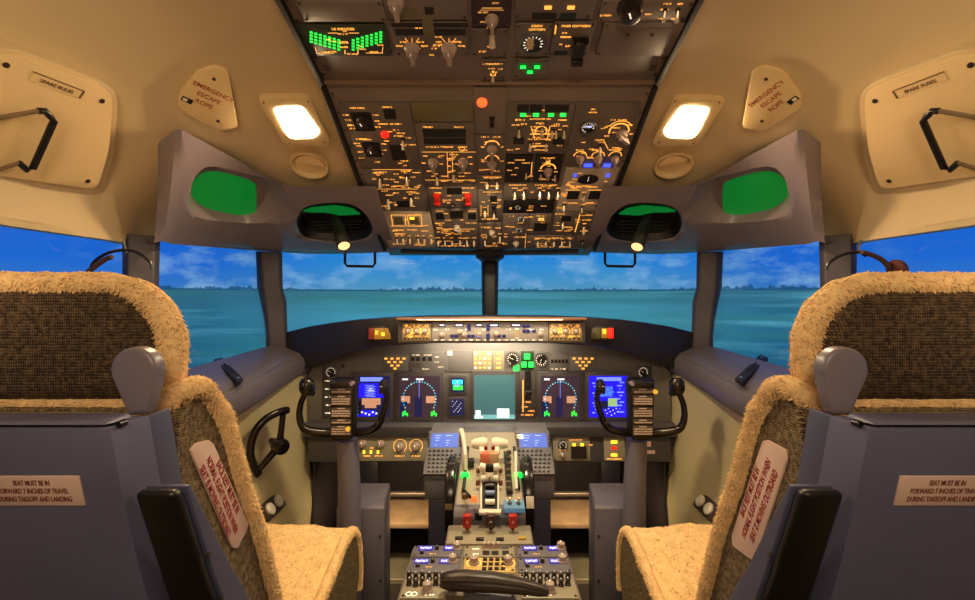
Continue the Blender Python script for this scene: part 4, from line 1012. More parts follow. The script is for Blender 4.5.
# ------------------------------------------------------------------ forward pedestal: computer units and throttle quadrant
TQ = Frame((0, 1.18, .624), (1, 0, 0), (0, .44, .061))
EB = Frame((0, 1.50, .579), (1, 0, 0), (0, .16, .102))
rt = thing('forward_electronics_bay', (0, 1.6, 0), 'grey bay with two blue-screened keypad computers either side of the throttle levers', 'control panel')
mb = MB()
for s in (-1, 1):
    if s > 0: mb = MB()
    mb.loft([[(s*x, 1.50, .574), (s*x, 1.66, .676), (s*x, 1.745, .685), (s*x, 1.745, .50), (s*x, 1.50, .50)] for x in (.096, .212)]); mb.build('housing', PEDG, rt, bevel=.003)
    mb = MB(); mb.box((s*.165, 1.62, .25), (.07, .24, .5)); mb.build('side_column', NAVY, rt, bevel=.004)
for s in (-1, 1):
    x0, x1 = (426, 463) if s < 0 else (515, 552)
    cu = thing('flight_computer', EB.M, ('left' if s < 0 else 'right')+' keypad computer with a small blue screen ahead of the throttles', 'keypad computer')
    m = Mod(cu, EB, x0, 430.5, x1, 474, PEDG, h=.010, name='case', scr=False)
    kx = 431 if s < 0 else 520
    m.dark(kx, 433.5, kx+27, 447.5, 'screen', CDUB, .001)
    mm = MB(); a = m.at(kx+2, 435)
    for i in range(5):
        for j in range(2):
            if (i+j*2) % 4 == 3: continue
            p = m.at(kx+4+j*11, 436+i*2.4); mm.rect(p[0], p[1], p[0]+.022-.004*i, p[1]+.002, m.h+.0008, m.h+.0014)
    mm.build('screen_text', em('cdu_text', (150, 175, 240), 1.1), m.o, local=True, smooth=False)
    if s > 0: m.la(520, 437, .022, .018, em('cdu_reflex', (255, 240, 200), .9), 'white_screen_block')  # pale block paints a reflection on the right screen
    KM = MB().box((0, 0, .002), (.0095, .0075, .004)).mesh('key', mat('key_black', (34, 30, 30), .4), bevel=.001); KL = KM.copy(); KL.materials[0] = WHITE
    mk = (lambda x: x) if s < 0 else (lambda x: x+89)
    for r in range(6):
        for c in range(8):
            if r == 0 and c in (6, 7): continue
            x = 430+c*4.35-(r*.25); y = 451+r*4.1
            a, b = m.at(mk(x), y); inst('key', KM, m.o, (a, b, m.h), (1, 1, 1)); m.leg.line((a-.0045, b+.0052), (a+.0045, b+.0052), .0019, m.h+.0002)
    for r in range(6):
        for xx in (428.7, 460.6):
            a, b = m.at(mk(xx), 434.5+r*2.4); inst('line_key', KM, m.o, (a, b, m.h), (.8, .7, 1))
    m.done(WLEG)
rt = thing('throttle_quadrant', (0, 1.38, 0), 'grey throttle quadrant between two black trim wheels', 'throttle quadrant')
prof = [(1.18, .0), (1.165, .50), (1.165, .600), (1.18, .616), (1.30, .642), (1.45, .664), (1.60, .686), (1.68, .69), (1.68, 0)]
mb = MB(); mb.loft([[(x, y, z) for y, z in prof] for x in (-.092, .092)]); mb.build('body', PEDG, rt, bevel=.004)
mb = MB(); sect = [(-.086, 1.20), (.086, 1.20)]
mb.loft([[(x, y, z+h) for (y, z, h) in ((1.19, .620, -.002), (1.30, .642, .004), (1.45, .664, .004), (1.60, .686, .004), (1.60, .686, -.01))] for x in (-.087, .087)]); mb.build('top_plate', mat('quadrant_top', (170, 160, 140), .4, var=.06, vscale=20), rt, bevel=.001)
def T(x, y, h=.0):                              # point above the quadrant top
    a, b = TQ.hit(x, y, h); return TQ.w(a, b, h)
# slots, levers
mb = MB(); 
for x0, y0, x1, y1 in ((481, 478, 499, 511), (464, 447, 467, 492), (515, 447, 518, 488), (505, 452, 511, 492)):
    a = TQ.hit(x0, y0, .01); b = TQ.hit(x1, y1, .01)
    xs = TQ.hit(x0, (y0+y1)/2, .01)[0], TQ.hit(x1, (y0+y1)/2, .01)[0]
    mb.loft([[TQ.w(xs[0], a[1], h), TQ.w(xs[1], a[1], h), TQ.w(xs[1], b[1], h), TQ.w(xs[0], b[1], h)] for h in (.004, .0125)])
mb.build('lever_slot', RECESS, rt)
for sx in (-1, 1):
    xx = 489.5+sx*8.6
    b0 = T(xx-sx*3, 462, .0); b1 = T(xx-sx*1.5, 452, .05); b2 = T(xx, 443, .065)
    mb = MB(); mb.tube([b0, b1, b2], [.009, .009, .010], 8, flat=1); lv = mb.build('thrust_lever', WHITE, rt)
    lv['label'] = ('left' if sx < 0 else 'right')+' white thrust lever'
    mb = MB(); h0 = T(489.5+sx*2, 443, .065); h1 = T(489.5+sx*18, 444, .062)
    mb.tube([h0, h0.lerp(h1, .3), h0.lerp(h1, .8), h1], [.014, .019, .015, .011], 12); mb.build('handle', WHITE, lv)
    c = T(489.5+sx*3.6, 447.5, .085); mb = MB(); mb.cyl(c+Vector((0, 0, 0)), c+Vector((0, -.008, 0)), .0055, n=12); mb.build('button', mat('button_red', (150, 26, 14), .3), lv)
    c = T(489.5+sx*4.3, 457.5, .040); mb = MB(); mb.box(c, (.027, .03, .032)); mb.build('lever_gate', mat('gate_salmon', (206, 110, 78), .4) if sx < 0 else mat('gate_tan', (190, 150, 110), .4), rt, bevel=.003)
    c0 = T(489.5+sx*2, 468, .045); c1 = T(489.5+sx*9, 467, .045); mb = MB(); mb.tube([c0, c1], [.010, .012], 10); mb.tube([c1, T(489.5+sx*5, 475, .004)], [.006, .006], 8); mb.build('reverse_lever', WHITE if sx > 0 else WHITE, rt)
    c0 = T(489.5+sx*1.5, 478, .022); c1 = T(489.5+sx*9, 479, .022); mb = MB(); mb.tube([c0, c1], [.010, .009], 10); mb.build('start_lever', WHITE, rt)
c = T(489.5, 468, .055); mb = MB(); mb.box(c, (.022, .02, .02)); mb.build('reverse_hub', BLACK, rt, bevel=.004)
mb = MB(); a = T(482, 477, .01)
for x0, y0, x1, y1 in ((480.5, 480, 482, 511), (497.5, 480, 499, 511), (479, 509, 501, 512.5)):
    p = [T(x0, y0, .014), T(x1, y0, .014), T(x1, y1, .014), T(x0, y1, .014)]; mb.loft([p, [v-Vector((0, 0, .006)) for v in p]])
mb.build('slot_frame', WHITE, rt)
for y, m_ in ((486, BLACK), (493, mat('knob_pale_blue', (110, 130, 170), .4)), (502, WHITE)):
    c = T(490, y, .02); mb = MB(); mb.tube([c-Vector((.012, 0, 0)), c+Vector((.012, 0, 0))], .007, 10); mb.build('trim_tab_lever', m_, rt)
# speed brake lever, flap lever with its gate
mb = MB(); mb.tube([T(466, 474, .0), T(465.5, 455, .05), T(463, 436, .075), T(461, 430, .085)], [.006, .006, .007, .009], 8); lv = mb.build('speed_brake_lever', WHITE, rt)
for i in range(7):
    mb = MB(); c = T(509-.1*i, 452+i*6.2, .012); mb.box(c, (.014, .0125, .012))
    mb.build('flap_gate', mat('flap_gate_brown', (92, 78, 62), .4), rt, bevel=.003)
mb = MB(); mb.tube([T(516.5, 489, .01), T(516, 470, .04), T(515.5, 452, .05)], .004, 8); mb.build('flap_lever', WHITE, rt)
for x in (465, 518):
    c = T(x, 475, .012); mb = MB(); mb.box(c, (.022, .016, .012)); mb.build('green_indicator_light', LGREEN, rt, bevel=.002)
mb = MB(); a = T(470, 462, .02); mb.box(a, (.024, .034, .016)); mb.box(a+Vector((0, .008, .009)), (.012, .006, .003), m=WHITE); mb.box(a+Vector((0, -.006, .009)), (.012, .004, .003), m=WHITE); mb.build('cutout_switch', KNOBD, rt, bevel=.002)
for x, y, m_ in ((465, 496, mat('tab_brown', (120, 84, 60), .4)), (474, 499, LORANGE)):
    c = T(x, y, .018); mb = MB(); mb.box(c, (.015, .014, .014)); mb.build('fuel_control', m_, rt, bevel=.003)
mb = MB(); mb.tube([T(463, 489, .01), T(470, 497, .03)], .0045, 8); mb.build('parking_brake_lever', KNOBD, rt)
for x in (478, 500.5):
    for y in (473, 485): c = T(x, y, .012); mb = MB(); mb.cyl(c, c+Vector((0, 0, .012)), .006, n=10); mb.build('stop_post', mat('stop_red_brown', (120, 62, 40), .4), rt)
c = T(514, 506, .01); pl = MB(); pl.box(c, (.052, .05, .012)); pb = pl.build('stabiliser_panel', mat('blue_lit_panel', (96, 130, 150), .35, emis=(90, 150, 190), es=.3), rt, bevel=.002)
for dx in (-.011, .011):
    inst('toggle_switch', TOG, pb, W[pb].inverted() @ (c+Vector((dx, -.002, .006))), (1, 1, 1)); mb = MB(); mb.box(c+Vector((dx, .016, .006)), (.014, .008, .004)); mb.build('label_plate', WHITE, pb)
# rear face of the quadrant: rivets and small square
for x in (-.06, -.045, -.03, .03, .045, .06):
    mb = MB(); mb.cyl((x, 1.165, .545), (x, 1.163, .545), .003, n=8); mb.build('rivet', SCREW, rt)
mb = MB(); mb.box((-.028, 1.164, .602), (.018, .003, .018)); mb.build('black_square', BLACK, rt)
for s in (-1, 1):
    X = s*.108; cY, cz, r = 1.33, .585, .108; 
    w = thing('trim_wheel', (X, cY, cz-r), ('left' if s < 0 else 'right')+' black trim wheel beside the throttle quadrant'+('' if s < 0 else ', with a pale marking band'), 'trim wheel')
    n = 40; mb = MB()
    mb.loft([[(X+dx, cY+rr*math.cos(2*math.pi*j/n), cz+rr*math.sin(2*math.pi*j/n)) for j in range(n)] for dx, rr in ((-.014, r-.008), (-.010, r), (.010, r), (.014, r-.008))])
    mb.build('wheel', YOKE, w, bevel=.001)
    mb = MB(); mb.cyl((X-.014, cY, cz), (X+.014, cY, cz), .02, n=16); mb.build('hub', KNOBD, w, bevel=.002)
    aa = math.radians(166 if s > 0 else 172)
    mb = MB(); rng = range(-4, 5) if s > 0 else range(-2, 3)
    mb.loft([[(X+dx, cY+rr*math.cos(aa+k*.035), cz+rr*math.sin(aa+k*.035)) for dx, rr in ((-.0102, r-.002), (.0102, r-.002), (.0102, r+.0006), (-.0102, r+.0006))] for k in rng])
    mb.build('marking_band', WHITE if s > 0 else mat('olive_band', (120, 104, 66), .3), w)  # left olive band paints the wheel's glossy highlight; right white band is a marking
# ------------------------------------------------------------------ aft pedestal
AP = Frame((0, 1.035, .60), (1, 0, 0), (0, 1, 0))
rt = thing('aft_pedestal', AP.M, 'tan grey centre pedestal with radio and audio panels at the bottom of the view', 'pedestal')
mb = MB(); mb.rect(-.172, -.42, .172, 0, -.60, -.004); mb.rect(-.102, -.02, .102, .105, -.60, -.006); mb.build('body', mat('pedestal_body', (120, 112, 98), .4), rt, local=True, bevel=.005)
mb = MB(); mb.rect(-.098, .004, .098, .062, -.008, .0); hp = mb.build('fire_panel', OLIVE, rt, local=True, bevel=.002)
for i, (x, mcol) in enumerate(((466, mat('fire_handle_red', (170, 34, 22), .3)), (491, mat('fire_handle_dark', (60, 30, 26), .3)), (514, MATS['fire_handle_red']))):
    a = AP.hit(x, 535, .02)[0]; mb = MB(); mb.tube([(a, .068, 0), (a, .062, .022)], .006, 8); mb.box((a, .058, .026), (.020, .018, .028)); h = mb.build('fire_handle', mcol, hp, local=True, bevel=.004)
    text('lettering', ('1', 'APU', '2')[i] if i != 1 else 'A', .012, W[rt] @ Matrix.Translation((a, .049, .028)) @ Matrix.Rotation(math.radians(80), 4, 'X'), WHITE, h)
for x, y in ((459, 539), (480, 540), (500, 540), (522, 539)):
    a, b = AP.hit(x, y); mb = MB(); mb.box((a, b, .002), (.018, .010, .005)); mb.build('lamp_cap', KNOBD if x != 522 else mat('cap_gold', (190, 160, 70), .4), hp, local=True, bevel=.001)
def Q_(x0, y0, x1, y1, m=OLIVE, **k): return Mod(rt, AP, x0, y0, x1, y1, m, h=.006, z0=-.004, **k)
for s in (-1, 1):
    for r, (yy, y0, y1) in enumerate(((549, 545.5, 556.5), (562, 557.5, 572))):
        X0, X1 = (-.168, -.063) if s < 0 else (.060, .168)
        k = 460/(.549)  # not used for placing
        x0 = colx = CX+X0*F*((y0+y1)/2-CY)/(.55*F); x1 = CX+X1*F*((y0+y1)/2-CY)/(.55*F)
        m = Q_(x0, y0, x1, y1, PEDG, label='radio module with two violet lit number windows')
        xa = x0+11; xb = x0+36
        for xc, w in ((xa+2, 15), (xb, 11)):
            m.dark(xc-w/2, yy-3, xc+w/2, yy+2, 'number_window', LEDW); a, b = m.at(xc, yy-.5)
            mm = MB(); n = 5 if w > 12 else 3
            for i in range(n):
                cx_ = a+(i-(n-1)/2)*.0052
                mm.box((cx_-.0014, b, m.h+.0016), (.0009, .007, .0005)); mm.box((cx_+.0012, b, m.h+.0016), (.0009, .007, .0005)); mm.box((cx_, b+.003*(1-2*(i % 2)), m.h+.0016), (.003, .001, .0005))
            mm.build('lit_digits', LED, m.o, local=True, smooth=False)
        a, b = m.at(x0+44, yy-1); inst('round_knob', RKN, m.o, (a, b, m.h), (1.0, 1.0, .9)); a, b = m.at(x0+24, yy); inst('push_button', RKD, m.o, (a, b, m.h), (.45, .45, .5)); a, b = m.at(x0+9, yy+4.2); inst('push_button', RKD, m.o, (a, b, m.h), (.45, .45, .4))
        m.wd(x0+20, yy+5, 7, .003); m.done(AMBD)
m = Q_(464, 545.5, 514, 556.5, OLIVE)
for i in range(4): a, b = m.at(484+i*4.8, 547.5); inst('round_knob', RKN, m.o, (a, b, m.h), (.55, .55, .8))
for x, y in ((486, 553), (495, 553)): m.dark(x-3.5, y-2, x+3.5, y+2, 'annunciator', KNOBD)
m.dark(501, 546, 509, 549, 'annunciator', BEZ); m.dark(502, 551, 509, 555, 'annunciator', KNOBD); m.wd(475, 549, 8, .005); m.wd(476, 554, 6, .004); m.done(WLEG)
m = Q_(464, 557.5, 515, 572, mat('gold_lit_panel', (190, 160, 100), .4, emis=(230, 180, 90), es=.15))
for r in range(3):
    for c in range(4): m.la(485+c*6.2-r*.4, 560+r*4.6, .009, .007, KNOBD, 'key')
for x in (474, 508): m.kn(x, 563, 1.0, .3, RKN, 'round_knob'); m.ar(x, 563, .015, -150, 150, .002)
for x, y, w in ((474, 569.5, 9), (508, 569.5, 9), (484, 558.6, 26)): m.wd(x, y, w, .003)
m.done(AMB)
for s in (-1, 1):
    X0, X1 = (-.168, -.063) if s < 0 else (.060, .168)
    x0 = CX+X0*F*(583-CY)/(.55*F); x1 = CX+X1*F*(583-CY)/(.55*F)
    m = Q_(x0, 573.5, x1, 598, OLIVE)
    for r in range(2):
        for c in range(7):
            x = x0+6+c*(x1-x0-14)/6; 
            a, b = m.at(x, 578+r*6.5+(c % 2)*1.0); inst('audio_knob', RKD, m.o, (a, b, m.h), (.52, .52, .9)); m.leg.line((a-.003, b+.008), (a+.003, b+.008), .002, m.h+.0003)
    a, b = m.at(x0+24 if s < 0 else x1-26, 591); inst('round_knob', RKN, m.o, (a, b, m.h), (1, 1, 1.2)); m.wd((x0+x1)/2, 595, 10, .004); 
    for xx in (x0+6, x0+11): m.ar(xx, 594, .006, 0, 360, .0015)
    m.done(WLEG)
m = Q_(464, 573.5, 515, 598, PEDG); m.done()
m = Q_(404, 602, 576, 640, OLIVE); m.done()
# ribbed handset lying across
a = P(440, 584, .86); b = P(549, 594, .835); a.z = .625; b.z = .620
st = [(0, .004, .005), (.02, .013, .011), (.08, .017, .015), (.25, .019, .017), (.5, .018, .016), (.75, .014, .013), (.92, .010, .010), (.99, .007, .007), (1, .003, .003)]
mb = MB(); rings = []; n = 32
for t, w, h in st:
    c = a.lerp(b, t)+Vector((0, 0, .008*math.sin(math.pi*t))); rings.append([c+Vector((0, math.cos(2*math.pi*j/n)*w*(1+.05*(j % 2)), math.sin(2*math.pi*j/n)*h*(1+.06*(j % 2)))) for j in range(n)])
mb.loft(rings); tag(mb.build('telephone_handset', mat('handset_dark_brown', (46, 33, 27), .4), loc=(a.x, a.y, .606)), 'dark brown ribbed handset lying diagonally across the centre pedestal', 'handset')
ob = bpy.data.objects['telephone_handset']
mb = MB(); mb.prism([(-.01, 0), (.028, -.006), (.012, -.05), (-.004, -.046)], 0, .012, Matrix.Translation(a+Vector((.02, -.006, -.033)))); mb.build('cradle_clip', mat('clip_olive', (110, 96, 66), .5), ob, bevel=.002)
# ------------------------------------------------------------------ foot wells
for s in (-1, 1):
    side = 'left' if s < 0 else 'right'
    S = lambda x0, x1: ((s*(x0+x1)/2), x1-x0)
    cx_, wx = S(.352, .52)
    rt = thing('column_casing', (cx_, 1.64, 0), 'grey box casing on the floor behind the '+side+' control column', 'casing')
    mb = MB(); sec = [[(s*x, y, z) for x, y, z in ((.355, 1.56, 0), (.355, 1.56, .445), (.365, 1.60, .459), (.375, 1.74, .459), (.375, 1.74, 0))], [(s*x, y, z) for x, y, z in ((.52, 1.56, 0), (.52, 1.56, .445), (.52, 1.60, .459), (.52, 1.74, .459), (.52, 1.74, 0))]]
    mb.loft(sec); mb.build('box', CASE, rt, bevel=.006)
    for z in (.35, .2):
        mb = MB(); mb.cyl((s*.37, 1.56, z), (s*.37, 1.557, z), .004, n=8); mb.build('screw', SCREW, rt)
    rt = thing('foot_rest', (s*.43, 2.05, 0), 'scuffed tan foot board across the '+side+' foot well', 'foot rest')
    mb = MB(); mb.loft([[(s*x, 1.94, .205), (s*x, 2.20, .225), (s*x, 2.20, .205), (s*x, 1.94, .185)] for x in (.212, .64)]); mb.build('board', TAN, rt, bevel=.003)
    for x in (.23, .62): mb = MB(); mb.box((s*x, 2.1, .1), (.02, .18, .2)); mb.build('bracket', FOOTM, rt)
    mb = MB(); mb.tube([(s*.215, 2.1, .265), (s*.64, 2.1, .265)], .012, 10); 
    for x in (.24, .60): mb.tube([(s*x, 2.1, .265), (s*x, 2.1, .215)], .008, 8)
    mb.build('pedal_bar', mat('bar_grey', (130, 120, 110), .3, .5), rt)
    for x in (.27, .57):
        mb = MB(); mb.box((s*x, 2.17, .33), (.09, .02, .16), None); mb.build('rudder_pedal', mat('pedal_dark', (40, 40, 52), .4), rt, bevel=.004)
    rt = thing('tread_plate', (s*.4, 1.95, 0), 'pale grey tread plate with a light nosing on the '+side+' foot well floor', 'tread plate')
    mb = MB(); mb.box((s*.40, 1.97, .006), (.20, .20, .012)); mb.build('plate', STEEL, rt, bevel=.001)
    mb = MB(); mb.box((s*.40, 1.868, .008), (.20, .008, .016)); mb.build('nosing', mat('nosing_pale', (200, 188, 160), .35), rt)
    mb = MB(); mb.loft([[(s*.70, 1.79, .0), (s*.70, 2.28, .0), (s*.70, 2.28, .60), (s*.70, 1.83, .60)], [(s*.69, 1.79, .0), (s*.69, 2.28, .0), (s*.69, 2.28, .60), (s*.69, 1.83, .60)]])
    tag(mb.build('side_plate', FOOTM, loc=(s*.69, 2, .0)), 'flat dark side plate lining the outer edge of the '+side+' foot well', 'panel')
# ------------------------------------------------------------------ yokes
for s in (-1, 1):
    side = 'left' if s < 0 else 'right'; Y = 1.50
    def U(x, y, d=0.0):
        xx = x if s < 0 else 984-x; return P(xx, y, Y+d)
    rt = thing('control_yoke', (U(344, 440).x, 1.5, 0), side+' black control yoke with a white-lettered checklist plate on its hub', 'control yoke')
    c0 = U(345, 442); mb = MB()
    mb.tube([(c0.x, 1.52, .0), (c0.x-s*.012, 1.52, .25), (c0.x-s*.006, 1.525, .55), (c0.x, 1.525, c0.z)], [.042, .038, .036, .034], 20); mb.build('column', CASE, rt)
    mb = MB(); mb.tube([(c0.x, 1.52, 0), (c0.x, 1.52, .03), (c0.x, 1.52, .05)], [.085, .085, .045], 24); mb.build('column_boot', RUB, rt)
    mb = MB()
    path = [(306, 392, .0), (301, 403, 0), (299.5, 416, 0), (303, 427, 0), (312, 431.5, 0), (330, 433, .01), (352, 432.5, .01), (368, 431, 0), (378, 425, 0), (384, 412, 0), (387, 400, 0), (386, 390, 0)]
    pts = smoothpath([U(*p) for p in path], 5); K = len(pts)
    rr = [.0118+.003*math.cos(abs(i/(K-1)-.5)*2*math.pi*1.0) for i in range(K)]
    mb.tube(pts, rr, 14); mb.build('wheel', YOKE, rt)
    for (x, y, w, h) in ((307, 386, .050, .040), (384, 386, .030, .034)):
        c = U(x, y); mb = MB(); 
        mb.tube([c+Vector((0, 0, -h*.7)), c+Vector((0, 0, -h*.3)), c+Vector((0, 0, h*.3)), c+Vector((0, 0, h*.62))], [w*.34, w*.5, w*.48, w*.3], 14); g_ = mb.build('grip_head', YOKE, rt)
        mb = MB(); d = c+Vector((-s*w*.1, -w*.5, 0)); mb.cyl(d, d+Vector((0, -.008, 0)), .007, .005, n=10); mb.build('trim_switch', KNOBD, g_)
        if w > .04:
            d = c+Vector((-s*.024, -.01, -.022)); mb = MB(); mb.tube([c+Vector((0, 0, -.02)), d], [.012, .010], 10); mb.build('trigger', BLACK, g_)
        else:
            d = c+Vector((0, -.014, -.006)); mb = MB(); mb.box(d, (.026, .010, .034)); mb.box(d+Vector((0, -.006, .008)), (.02, .003, .006), m=WHITE); mb.box(d+Vector((0, -.006, -.003)), (.02, .003, .003), m=WHITE); mb.build('map_button_box', BLACK, g_, bevel=.002)
    for x, y in ((305, 424), (379, 421)):
        c = U(x, y)+Vector((0, -.017, 0)); mb = MB(); mb.cyl(c, c+Vector((0, -.002, 0)), .004, n=8); mb.build('screw', SCREW, rt)
    Yb = Y-.03
    def V(x, y): xx = x if s < 0 else 984-x; return P(xx, y, Yb)
    mb = MB(); pl = [V(330, 379), V(354, 379), V(355.5, 386), V(353, 438), V(350, 440), V(334, 440), V(331, 438)]
    mb.loft([[p+Vector((0, -.008, 0)) for p in pl], [p+Vector((0, .045, 0)) for p in pl]]); hb = mb.build('hub', BLACK, rt, bevel=.005)
    mb = MB()
    o1 = Yb-.0095
    def strip(x0, x1, y0, y1, m, dd=0.0):
        a_ = V(x0, y0); b_ = V(x1, y1); mb.box(((a_.x+b_.x)/2, o1-dd, (a_.z+b_.z)/2), (abs(b_.x-a_.x), .0012, abs(a_.z-b_.z)), m=m)
    STR = mat('plate_strip', (84, 72, 68), .4); TX = mat('plate_lettering', (205, 188, 172), .5)
    for (y0, y1, L_) in ((388, 393, 1), (395, 404.5, 3), (407, 416.5, 3), (418.5, 422.5, 1), (425, 434, 3)):
        strip(332, 352, y0, y1, STR)
        strip(338.5, 346, y0+.3, y0+1.3, TX, .0008)
        for i in range(L_):
            yy = y0+2.6+i*2.4; x = 333
            while x < 350.5:
                w = random.uniform(.8, 2.6); strip(x, min(x+w, 351), yy, yy+1.3, TX, .0008); x += w+.5
    mb.mats = [STR]+[q for q in mb.mats if q is not STR] if False else mb.mats
    ck = mb.build('checklist_plate', STR, rt, smooth=False)
    mb = MB(); a_ = V(334, 383); mb.box((V(342, 383).x, Yb-.014, a_.z), (.055, .012, .016)); mb.build('hub_window', RECESS, rt, bevel=.002)
    c = V(349, 428) if s < 0 else V(347-0, 391); c = c if s < 0 else V(330, 391)
    mb = MB(); mb.cyl(c+Vector((0, -.010, 0)), c+Vector((0, -.015, 0)), .0075, n=14); mb.build('marker_dot', mat('dot_yellow', (225, 190, 70), .4, emis=(240, 190, 60), es=.4), rt)
    c = V(353, 383); mb = MB(); mb.cyl(c+Vector((0, -.004, 0)), c+Vector((0, -.016, 0)), .007, n=12); mb.build('clip_knob', mat('clip_violet', (150, 130, 160), .4), rt)
# ------------------------------------------------------------------ nose wheel tiller
fr = Frame((-.70, 1.52, .664), (.72, .69, 0), (0, 0, 1))
rt = thing('steering_tiller', fr.M, 'black half-round steering tiller on the cream left side wall', 'steering wheel')
def H(x, y, h=0): a, b = fr.hit(x, y, h); return (a, b, h)
mb = MB(); mb.tube(smoothpath([H(289, 410), H(279, 412), H(266, 419), H(256, 430), H(251, 444), H(251, 458), H(257, 472), H(259, 475)], 6), [.010]+[.0125]*41+[.010], 12); mb.build('rim', YOKE, rt, local=True)
mb = MB(); mb.tube([H(283, 414), H(281, 432), H(279, 446)], [.010, .010, .014], 10); mb.tube([H(279, 446), H(262, 466), H(258, 471)], [.014, .010, .010], 10); mb.build('spoke', YOKE, rt, local=True)
h0 = H(280, 446); mb = MB(); mb.lathe([(.012, -.075), (.012, -.02), (.026, -.018), (.028, 0), (.026, .016), (.014, .020), (.001, .020)], c=(h0[0], h0[1], 0), n=20); mb.build('hub', YOKE, rt, local=True)
# cup trays in the sloping wall shelf
for s in (-1, 1):
    n = Vector((-s*.857, 0, .514)); c = Vector((s*.745, 1.58, .442))
    fr = Frame(c, (0, -s*1, 0) if s < 0 else (0, 1*-1, 0), (s*.06, 0, .10) if s > 0 else (s*.06, 0, .10))
    if fr.n.dot(n) < 0: fr = Frame(c, -fr.r, fr.u)
    rt = thing('cup_tray', fr.M, 'small dark tray with two white caps on the '+('left' if s < 0 else 'right')+' side wall', 'tray')
    mb = MB(); mb.prism(rrect(.13, .06, .012), -.006, .006); mb.build('tray', mat('tray_dark', (64, 54, 42), .4), rt, local=True, bevel=.002)
    for x in (-.03, .03):
        mb = MB(); mb.lathe([(.021, .004), (.021, .012), (.015, .017), (.001, .017)], c=(x, 0, 0), n=16); mb.build('cap', WHITE, rt, local=True)
    # black latch on the sill
    q = [(214, 360), (222, 358), (243, 379), (238, 383)] if s < 0 else [(760, 355), (768, 358), (742, 383), (735, 379)]
    ctr = PX(228 if s < 0 else 752, 370, s*.83); zz = ctr.z+.002
    fr = Frame(Vector((ctr.x, ctr.y, ctr.z+.001)), (s*0+1, 0, s*.07), (0, 1, .02))
    rt = thing('sill_latch', fr.M, 'long black latch plate with two steel screws on the '+('left' if s < 0 else 'right')+' window sill', 'latch')
    pq = [fr.hit(x, y) for x, y in q]; mb = MB(); mb.prism(pq, -.01, .003); mb.build('plate', BLACKM, rt, local=True, bevel=.002)
    v0 = (Vector(pq[0])+Vector(pq[1]))/2; v1 = (Vector(pq[2])+Vector(pq[3]))/2
    for t in (.08, .92):
        c = v0.lerp(v1, t); mb = MB(); mb.cyl((c.x, c.y, .003), (c.x, c.y, .0045), .005, n=10); mb.build('screw', mat('bright_screw', (200, 190, 180), .2, .8), rt, local=True)
    mb = MB(); mb.tube([(v0.lerp(v1, .3).x, v0.lerp(v1, .3).y, .003), (v0.lerp(v1, .7).x, v0.lerp(v1, .7).y, .003)], .004, 8); mb.build('finger_bar', BLACKM, rt, local=True)
    # sun visor rail frame
    xs = (345, 375) if s < 0 else (605, 635); Yv = 1.86
    mb = MB(); mb.tube([P(xs[0], 250, Yv), P(xs[0], 263, Yv), P(xs[0]+2, 266, Yv), P(xs[1]-2, 266.5, Yv), P(xs[1], 263, Yv), P(xs[1], 250, Yv)], .0055, 8)
    o = mb.build('visor_hook', BLACKM, loc=P(xs[0], 250, Yv)); tag(o, 'black U-shaped hook hanging at the top of the '+('left' if s < 0 else 'right')+' windscreen', 'hook')
# hub above the centre post
c = P(490, 253, 1.98); mb = MB(); mb.tube([c+Vector((0, 0, -.035)), c+Vector((0, 0, -.02)), c+Vector((0, 0, .05))], [.04, .062, .062], 20, flat=1.0); tag(mb.build('post_cap', mat('cap_grey', (64, 58, 66), .45), loc=c), 'dark grey rounded cap where the centre post meets the overhead', 'cap')
mb = MB(); mb.tube([(-.36, 1.86, 1.348), (0, 1.94, 1.348), (.36, 1.86, 1.348)], .009, 10)
tag(mb.build('header_rail', SILL, loc=(0, 1.94, 1.33)), 'grey header rail along the top of the windscreen under the overhead panel', 'rail')
mb = MB(); mb.loft([[(-.40, 1.74, 1.37), (.40, 1.74, 1.37), (.40, 1.74, 1.44), (-.40, 1.74, 1.44)], [(-.45, 2.08, 1.352), (.45, 2.08, 1.352), (.45, 2.08, 1.42), (-.45, 2.08, 1.42)]]); struct(mb.build('trim_11', SILL))
# headsets hanging behind the seats' outer windows
for s in (-1, 1):
    Y = 1.12
    if s < 0: pa = [(90, 272), (94, 262), (108, 253), (125, 250), (138, 253), (150, 262), (152, 270)]; pb = [(88, 272), (97, 265), (106, 259), (112, 257)]; hk = [(124, 238), (125, 246), (127, 253)]
    else: pa = [(826, 270), (829, 263), (842, 255), (858, 252), (866, 256)]; pb = [(862, 252), (872, 255), (882, 260), (890, 268)]; hk = [(861, 240), (859, 247), (858, 254)]
    rt = thing('headset', P(pa[3][0], 252, Y), 'black headset hanging by the '+('left' if s < 0 else 'right')+' side window'+(', with a round red-brown ear cushion' if s > 0 else ''), 'headset')
    mb = MB(); mb.tube(smoothpath([P(x, y, Y) for x, y in pa], 5), .0038, 8); mb.build('headband', BLACK, rt)
    mb = MB(); mb.tube(smoothpath([P(x, y, Y-.02) for x, y in pb], 5), .006, 8); mb.build('band_pad', mat('pad_brown', (66, 44, 34), .5), rt)
    mb = MB(); mb.tube([P(x, y, Y) for x, y in hk], .003, 6); mb.build('hook', SCREW, rt)
    if s < 0: continue
    e = P(897 if s > 0 else 93, 269 if s > 0 else 272, Y-.02)
    mb = MB(); mb.lathe([(.006, -.012), (.02, -.010), (.024, 0), (.02, .010), (.006, .012)], c=(0, 0, 0), n=18, M=Matrix.Translation(e) @ Matrix.Rotation(1.2, 4, 'Y')); mb.build('ear_cushion', mat('cushion_red_brown', (84, 36, 26), .6), rt)
